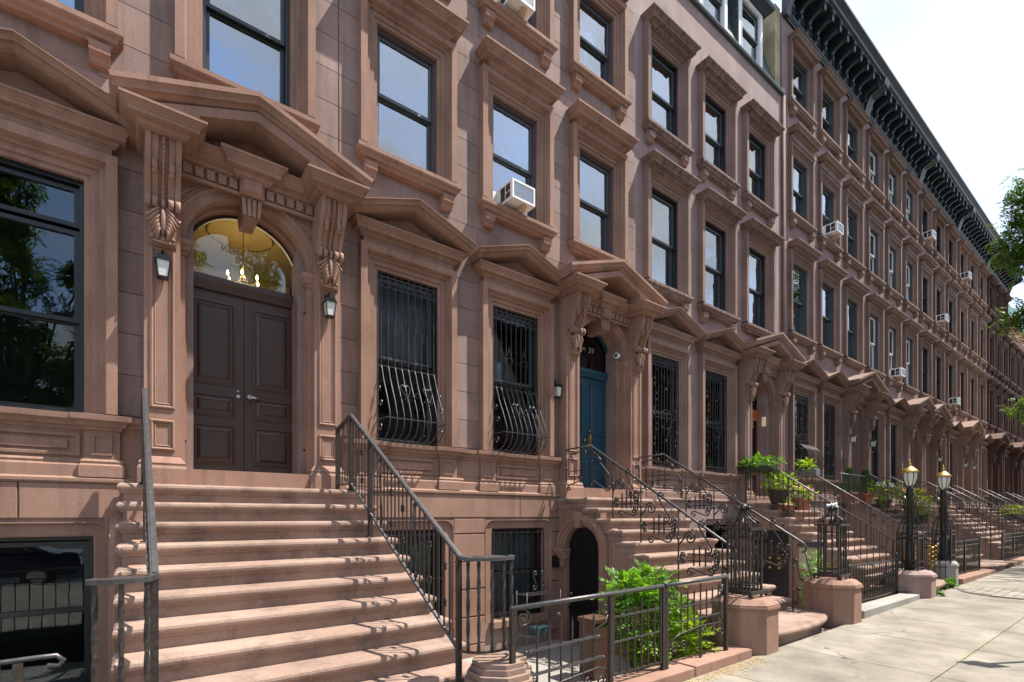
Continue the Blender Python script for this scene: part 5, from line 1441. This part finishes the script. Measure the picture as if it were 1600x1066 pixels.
# grass in the sidewalk joint and litter by the kerb
lb = LB()
for i in range(330):
    x = random.choice((7.4,7.9,8.1,8.8,9.2,8.0))+random.gauss(0,.12); y = -5.45+random.gauss(0,.006); lb.leaf((x,y,gz(x)-.005), (random.uniform(-.6,.6),random.uniform(-.6,.6),1), (1,0,0), random.uniform(.004,.014), .005)
o = put('joint_grass', lb.mesh('joint_grass', LEAFY), kind='stuff'); o['label'] = 'thin line of grass in the sidewalk joint'; o['category'] = 'grass'
lb = LB()
for i in range(2600):
    x = random.uniform(3.4, 6.0); t = abs(random.gauss(0,.10))
    if random.random() > .9-.5*abs(sin(x*3)): continue
    y = -3.92-t; a = random.uniform(0,6.3)
    lb.leaf((x,y,gz(x)+.003+random.uniform(0,.006)), (cos(a),sin(a),random.uniform(-.1,.3)), (0,0,1), random.uniform(.012,.028), random.uniform(.008,.016))
o = put('fallen_litter', lb.mesh('fallen_litter', GRAV), kind='stuff'); o['label'] = 'dry yellow leaf litter along the brownstone kerb'; o['category'] = 'leaf litter'
# round utility patch of granite setts
T = thing('utility_cover', 'round patch of small pavers set in the sidewalk', 'utility cover', (14.6, -4.9, gz(14.6)+.004))
part('disc', MB().lathe([(.9,-.003),(.9,.0)], (0,0,0), 32), CONC2, T)
for i in range(-5, 6):
    for j in range(-5, 6):
        if math.hypot(i*.16, j*.16) < .82: part('paver', MB().box(i*.16-.072, i*.16+.072, j*.16-.072, j*.16+.072, .001, .012), CONC2 if (i*7+j*3) % 5 == 0 else CONC, T)

T = thing('street_sign', 'thin steel sign post on the sidewalk, just outside the frame, casting a thin shadow', 'street sign', (8.95, -6.35, gz(8.95)))
part('post', MB().tube([(0,0,-.1),(0,0,3.1)], .03, 8), STEEL, T); part('sign_plate', MB().box(-.02,0,-.15,.15,2.55,3.05), WHT, T)

# ------------------------------------------------------------------ plants
def rnd_dir(up=.3):
    while True:
        v = Vector((random.uniform(-1,1), random.uniform(-1,1), random.uniform(-1,1)))
        if .1 < v.length < 1: v.normalize(); v.z += up; return v.normalized()
def pinnate(lb, p, d, l, n=5, lw=.03, ll=.055):
    d = Vector(d).normalized(); sd = d.cross(Vector((0,0,1))); sd = sd.normalized() if sd.length > .01 else Vector((1,0,0)); up = sd.cross(d)
    for i in range(n):
        q = Vector(p)+d*l*(i+.5)/n-Vector((0,0,1))*(.25*l*((i+.5)/n)**2)
        for s_ in (-1, 1): lb.leaf(q, sd*s_+d*.7+Vector((0,0,random.uniform(-.2,.2))), up+Vector((random.uniform(-.4,.4),random.uniform(-.4,.4),0)), ll*random.uniform(.8,1.2), lw)
    lb.leaf(Vector(p)+d*l-Vector((0,0,1))*.25*l, d, up, ll, lw)
def bush(c, rx, ry, rz, n, mat, name='foliage', shell=.55, ll=.055, l=.16):
    lb = LB()
    for i in range(n):
        v = rnd_dir(.15); r = shell+(1-shell)*random.random()**.6
        r *= 1+.16*sin(v.x*5+v.z*4)+.1*sin(v.y*9+3)
        p = Vector((c[0]+v.x*rx*r, c[1]+v.y*ry*r, c[2]+v.z*rz*r)); d = (v+rnd_dir(.2)*.8).normalized()
        pinnate(lb, p, d, l*random.uniform(.7,1.2), 4, ll*.66, ll*1.05)
    return lb
T = thing('shrub', 'large bright green shrub growing behind the areaway fence', 'shrub', (5.15, -2.95, -.56))
part('foliage', bush((0,0,1.0), .42, .44, .44, 400, LEAFB), LEAFB, T)
part('foliage', bush((.18,-.25,.72), .46, .40, .34, 380, LEAFY), LEAFY, T, label='lighter yellow green lower growth')
part('foliage', bush((-.28,.1,1.32), .26, .26, .18, 90, LEAFB), LEAFB, T); part('foliage', bush((.25,.1,1.36), .24, .24, .20, 90, LEAFB), LEAFB, T)
s = MB()
for i in range(14):
    a = random.uniform(0,6.3); s.tube([(.1*cos(a),.1*sin(a),0),(.25*cos(a),.2*sin(a),.6),(.5*cos(a),.38*sin(a),1.25)], .014, 5, r2=.006)
part('stem', s, BARK, T)
def pot(r, h, mat=TERR):
    b = MB(); b.lathe([(r*.68,0),(r*.70,.01),(r*.95,h*.82),(r*1.04,h*.82),(r*1.06,h),(r*.92,h),(r*.9,h*.9)], (0,0,0), 14); return b
T = thing('flower_pot', 'tall square brown planter beside the green shrub in the areaway', 'planter', (5.22, -2.0, -.56))
part('pot', MB().prism([(-.15,-.15),(.15,-.15),(.15,.15),(-.15,.15)], 'z', 0, .78), plain_c('brown_glaze', (.085,.04,.028)), T, bev=.012); part('rim', MB().box(-.17,.17,-.17,.17,.78,.84), plain_c('brown_glaze', (.085,.04,.028)), T, bev=.006)
def potted(x, y, z, r, h, label, fol, mat=TERR, flowers=None, cone=False, fr=None, fh=None, cat='potted plant', n=110):
    T = thing('potted_plant', label, cat, (x, y, z)); part('pot', pot(r, h, mat), mat, T); part('soil', MB().lathe([(r*.9,h*.9),(r*.1,h*.92)], (0,0,0), 12), SOIL, T)
    fr = fr or r*1.3; fh = fh or r*1.2
    if cone:
        lb = LB()
        for i in range(900):
            t = random.random()**.8; a = random.uniform(0,6.28); rr = fr*(1-.75*t**1.6)*random.uniform(.75,1.05)
            p = (rr*cos(a), rr*sin(a), h+t*fh); lb.leaf(p, (cos(a)*.5,sin(a)*.5,1), (cos(a),sin(a),0), .07, .028)
        part('foliage', lb, fol, T); part('stem', MB().tube([(0,0,h*.9),(0,0,h+fh*.9)], .03, 6), BARK, T)
    else:
        part('foliage', bush((0,0,h+fh*.55), fr, fr, fh*.75, n, fol, ll=.05, l=.1, shell=.4), fol, T)
    if flowers:
        f = MB()
        for i in range(26):
            a = random.uniform(0,6.28); rr = fr*random.uniform(.2,1); f.ball((rr*cos(a), rr*sin(a), h+fh*random.uniform(.9,1.25)), .035, 6, .6)
        part('blossoms', f, flowers, T)
    return T
potted(12.75, -.98, 2.02, .24, .34, 'dark pot of trailing yellow green vine at the top of the flower lined stoop', LEAFY, POTD, fr=.34, fh=.3, n=200)
potted(13.15, -1.35, 1.84, .21, .30, 'terracotta pot of pink flowers on the flower lined stoop', LEAFY, TERR, flowers=PINK, fr=.26, fh=.2)
potted(12.72, -1.2, 1.84, .15, .12, 'low tan bowl beside the pink flowers', LEAFY, TERR, fr=.14, fh=.08, n=20)
T = thing('hanging_planter', 'leafy window box hooked on the landing railing beside the orange door', 'planter', (12.62, -.55, 2.80)); part('box', MB().box(-.12,.12,-.42,.38,0,.16), POTD, T, bev=.01); part('foliage', bush((0,0,.2), .22, .55, .17, 240, LEAFB, ll=.05, l=.1, shell=.3), LEAFB, T)
T = thing('hanging_planter', 'grey trough with green plant at the right railing top of the flower lined stoop', 'planter', (14.6, -.75, 2.78)); part('box', MB().box(-.13,.13,-.4,.35,0,.17), plain_c('grey_trough', (.12,.13,.15)), T, bev=.01); part('foliage', bush((0,-.1,.25), .18, .2, .2, 100, LEAFY, ll=.05, l=.1, shell=.3), LEAFY, T)
potted(18.35, -.55, 2.12, .22, .32, 'left potted cypress on the landing before the first rose brown house', LEAFD, TERR, cone=True, fr=.24, fh=.75)
potted(19.15, -.75, 2.12, .22, .32, 'right potted cypress on the landing before the first rose brown house', LEAFD, TERR, cone=True, fr=.24, fh=.72)
potted(19.3, -1.2, 1.95, .22, .3, 'grey pot of pale leafy herbs below the cypresses', LEAFY, POTD, flowers=WPET, fr=.38, fh=.42, n=170)
potted(20.3, -1.9, 1.45, .22, .3, 'pot of yellow flowers behind the left lamp post', LEAFY, POTD, flowers=YEL, fr=.4, fh=.5, n=170)
potted(21.0, -1.5, 1.75, .2, .3, 'second pot of yellow flowers behind the left lamp post', LEAFY, POTD, flowers=YEL, fr=.4, fh=.45, n=150)
potted(34.9, -1.9, 1.5, .25, .3, 'pot with red and green foliage on the far stoop', LEAFY, POTD, flowers=REDF, fr=.5, fh=.35, n=140)
T = thing('shrub', 'yellow green weeds behind the bowed black fence', 'shrub', (10.6,-3.1,-.1)); part('foliage', bush((0,0,.2), .55,.2,.28, 150, LEAFY, ll=.05), LEAFY, T)
T = thing('shrub', 'thin leggy plant beside the box lantern', 'shrub', (10.2,-2.9,-.3)); part('foliage', bush((0,0,.75), .25,.2,.5, 130, LEAFB, ll=.05), LEAFB, T)
T = thing('weed', 'small green weed at the foot of the peeling pedestal', 'weed', (13.15,-3.98,gz(13))); part('foliage', bush((0,0,.03), .10,.08,.07, 34, LEAFB, ll=.05, l=.08), LEAFB, T)
T = thing('weed', 'small green weed between the grey lamp pedestal and the step', 'weed', (14.72,-3.85,gz(14))); part('foliage', bush((0,0,.06), .08,.08,.11, 34, LEAFB, ll=.05, l=.08), LEAFB, T)

# wire plant stand in the areaway
T = thing('wire_shelf', 'thin wire plant stand before the barred basement window', 'plant stand', (5.25, -.75, -.54))
b = MB()
for x in (-.35,.35):
    for y in (-.13,.13): b.tube([(x,y,0),(x,y,1.05)], .008, 5)
for z in (.35,1.0):
    for y in (-.13,-.06,.0,.07,.13): b.tube([(-.36,y,z),(.36,y,z)], .006, 4)
part('frame', b, IRONL, T); s = MB(); S_scroll(s, (-.12,1.3), (-.05,1.12), .05, 0, .008, 1, f=p3x); part('scroll', s, IRONL, T); s = MB(); S_scroll(s, (.12,1.3), (.05,1.12), .05, 0, .008, -1, f=p3x); part('scroll', s, IRONL, T); part('tray', MB().box(-.16,.16,-.10,.10,.36,.46), plain_c('teal_box', (.015,.05,.06)), T)

# ------------------------------------------------------------------ trees
def tree(x, y, label, th, crown, n, leaf=.16, mat=LEAFT, trunk_r=.16, seed=1, group='street trees', extra=()):
    random.seed(seed); T = thing('street_tree', label, 'tree', (x, y, gz(x)), group)
    tr = MB(); tr.tube([(0,0,-.1),(.05,.03,th*.4),(.0,-.05,th),(.1,.0,crown[2])], trunk_r, 9, r2=trunk_r*.4); part('trunk', tr, BARK, T)
    br = MB(); lb = LB(); cx_, cy_, cz, rx, ry, rz = crown[0], crown[1], crown[2], crown[3], crown[4], crown[5]
    tips = []
    for i in range(26):
        v = rnd_dir(.05); s0 = Vector((0,0,th*random.uniform(.75,1.2))); e = Vector((cx_+v.x*rx*.9, cy_+v.y*ry*.9, cz+v.z*rz*.9)); mid = s0.lerp(e, .5)+Vector((0,0,.3))
        br.tube([s0, mid, e], trunk_r*.35, 5, r2=.012)
        for k in range(7):
            t = random.uniform(.35, 1); tips.append(s0.lerp(e, t)+rnd_dir(0)*random.uniform(.1,.9))
    for (ex, ey, ez) in extra:
        s0 = Vector((0,.2,th*1.3)); e = Vector((ex-x, ey-y, ez-gz(x))); mid = s0.lerp(e, .55)+Vector((0,0,.7))
        br.tube([s0, mid, e], trunk_r*.3, 5, r2=.012)
        for k in range(34): tips.append(s0.lerp(e, random.uniform(.78, 1.0))+rnd_dir(0)*random.uniform(.02,.25))
    part('branch', br, BARK, T)
    for i in range(n):
        c = random.choice(tips)+rnd_dir(0)*random.random()**.5*.42
        d = rnd_dir(-.1)
        pinnate(lb, c, d, leaf*1.7, 4, leaf*.34, leaf*.8)
    part('crown', lb, mat, T)
    return T
tree(24.5, -7.7, 'street tree on the kerb whose leafy branch tips enter the frame at right', 4.2, (.0,.4,9.0,3.0,3.4,4.6), 3200, seed=3, leaf=.14, extra=[(24,3.50-7,12.4),(24.2,3.66-7,11.9),(23.8,3.3-7,12.9),(24,3.78-7,10.9),(24.4,3.45-7,11.0),(24,3.62-7,8.4),(24.2,3.3-7,8.7),(23.9,3.3-7,5.3)])
tree(40.0, -8.2, 'far street tree shading the dark red houses', 3.6, (0,1,8.5,4.2,4.6,4.4), 2200, seed=8)
tree(48.5, -7.8, 'farthest street tree shading the end of the row', 3.6, (0,1,8.5,4.2,4.6,4.4), 1800, seed=9)
tree(-3.2, -17.9, 'street tree across the road mirrored in the left windows', 3.8, (0,0,9.6,4.6,2.8,6.2), 8000, seed=11, leaf=.2)
tree(4.6, -18.0, 'second street tree across the road mirrored in the fanlight', 3.8, (0,0,11.2,3.6,2.8,5.0), 5600, seed=12, leaf=.2)
def parked_car(x, y, paint, label):
    T = thing('parked_car', label, 'car', (x, y, gz(x)-.14), 'cars parked at the kerb')
    prof = [(-2.25,.35),(-2.3,.62),(-2.2,.82),(-1.55,.92),(-.95,1.36),(-.5,1.45),(.55,1.45),(1.15,1.30),(1.75,.98),(2.2,.92),(2.28,.6),(2.2,.35)]
    b = MB(); b.prism([p for p in prof if p[1] < .95]+[] , 'y', -.88, .88); part('body', b, paint, T, bev=.06)
    b = MB(); c = [(-1.5,.9),(-.95,1.34),(-.5,1.44),(.55,1.44),(1.15,1.28),(1.7,.93)]
    vs = [(p[0], -(.84 if p[1] < 1 else .68), p[1]) for p in c]+[(p[0], (.84 if p[1] < 1 else .68), p[1]) for p in c]; n = 6
    b.add(vs, [tuple(range(n))[::-1], tuple(range(n, 2*n))]+[(i, (i+1) % n, (i+1) % n+n, i+n) for i in range(n)]); cab = part('cabin', b, paint, T, bev=.04)
    for s_ in (-1, 1):
        for q in ([(-1.2,.98),(-.85,1.28),(-.05,1.36),(-.05,.98)],[(.05,.98),(.05,1.36),(.6,1.35),(1.05,1.22),(1.35,.98)]):
            g = MB(); g.add([(px_, s_*(.853 if z_ < 1.1 else .722), z_) for px_, z_ in q], [tuple(range(len(q)))]); part('side_window', g, BLK, cab)
        for wx_ in (-1.4, 1.4):
            w = MB(); w.tube([(wx_, s_*.72, .33), (wx_, s_*.92, .33)], .33, 20); t_ = part('wheel', w, BLK, T); r_ = MB(); r_.tube([(wx_, s_*.921, .33), (wx_, s_*.93, .33)], .2, 14); part('rim', r_, STEEL, t_)
        part('headlight', MB().box(2.18, 2.27, s_*.55-.15, s_*.55+.15, .62, .75), FROST, T); part('tail_light', MB().box(-2.29, -2.2, s_*.6-.15, s_*.6+.15, .65, .8), plain_c('red_lens', (.4,.01,.01)), T)
parked_car(-3.4, -11.6, plain('dark_blue_car_paint', (.01,.014,.03), rough=.15), 'dark blue car parked at the kerb, mirrored in the lower left window')
parked_car(2.2, -11.6, plain('silver_car_paint', (.25,.27,.3), rough=.2, metal=.6), 'silver car parked at the kerb behind the dark blue one')
parked_car(8.0, -11.6, plain('black_car_paint', (.01,.01,.01), rough=.15), 'black car parked at the kerb')
random.seed(99)
# houses across the road (seen only mirrored in the glass)
for i in range(5):
    x0 = 8.5+i*9.0; T = thing('facing_house', 'plain brownstone across the road, number %s from the left' % ['one','two','three','four','five'][i], 'house', (x0, -22, 0), 'houses across the road')
    hs = [(1.2+k*2.6-.5, 1.2+k*2.6+.5, z, z+1.8) for k in range(3) for z in (1.5,5.0,8.2,11.4)]
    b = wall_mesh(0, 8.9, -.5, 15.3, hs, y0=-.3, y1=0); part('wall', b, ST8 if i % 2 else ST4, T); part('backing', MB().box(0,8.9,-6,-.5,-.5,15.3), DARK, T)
    for (a, c, z, z2) in hs: part('window', MB().box(a, c, -.28, -.26, z, z2), GLASS, T)
    part('cornice', MB().box(0,8.9,-.2,.5,15.1,15.8), CORN, T)
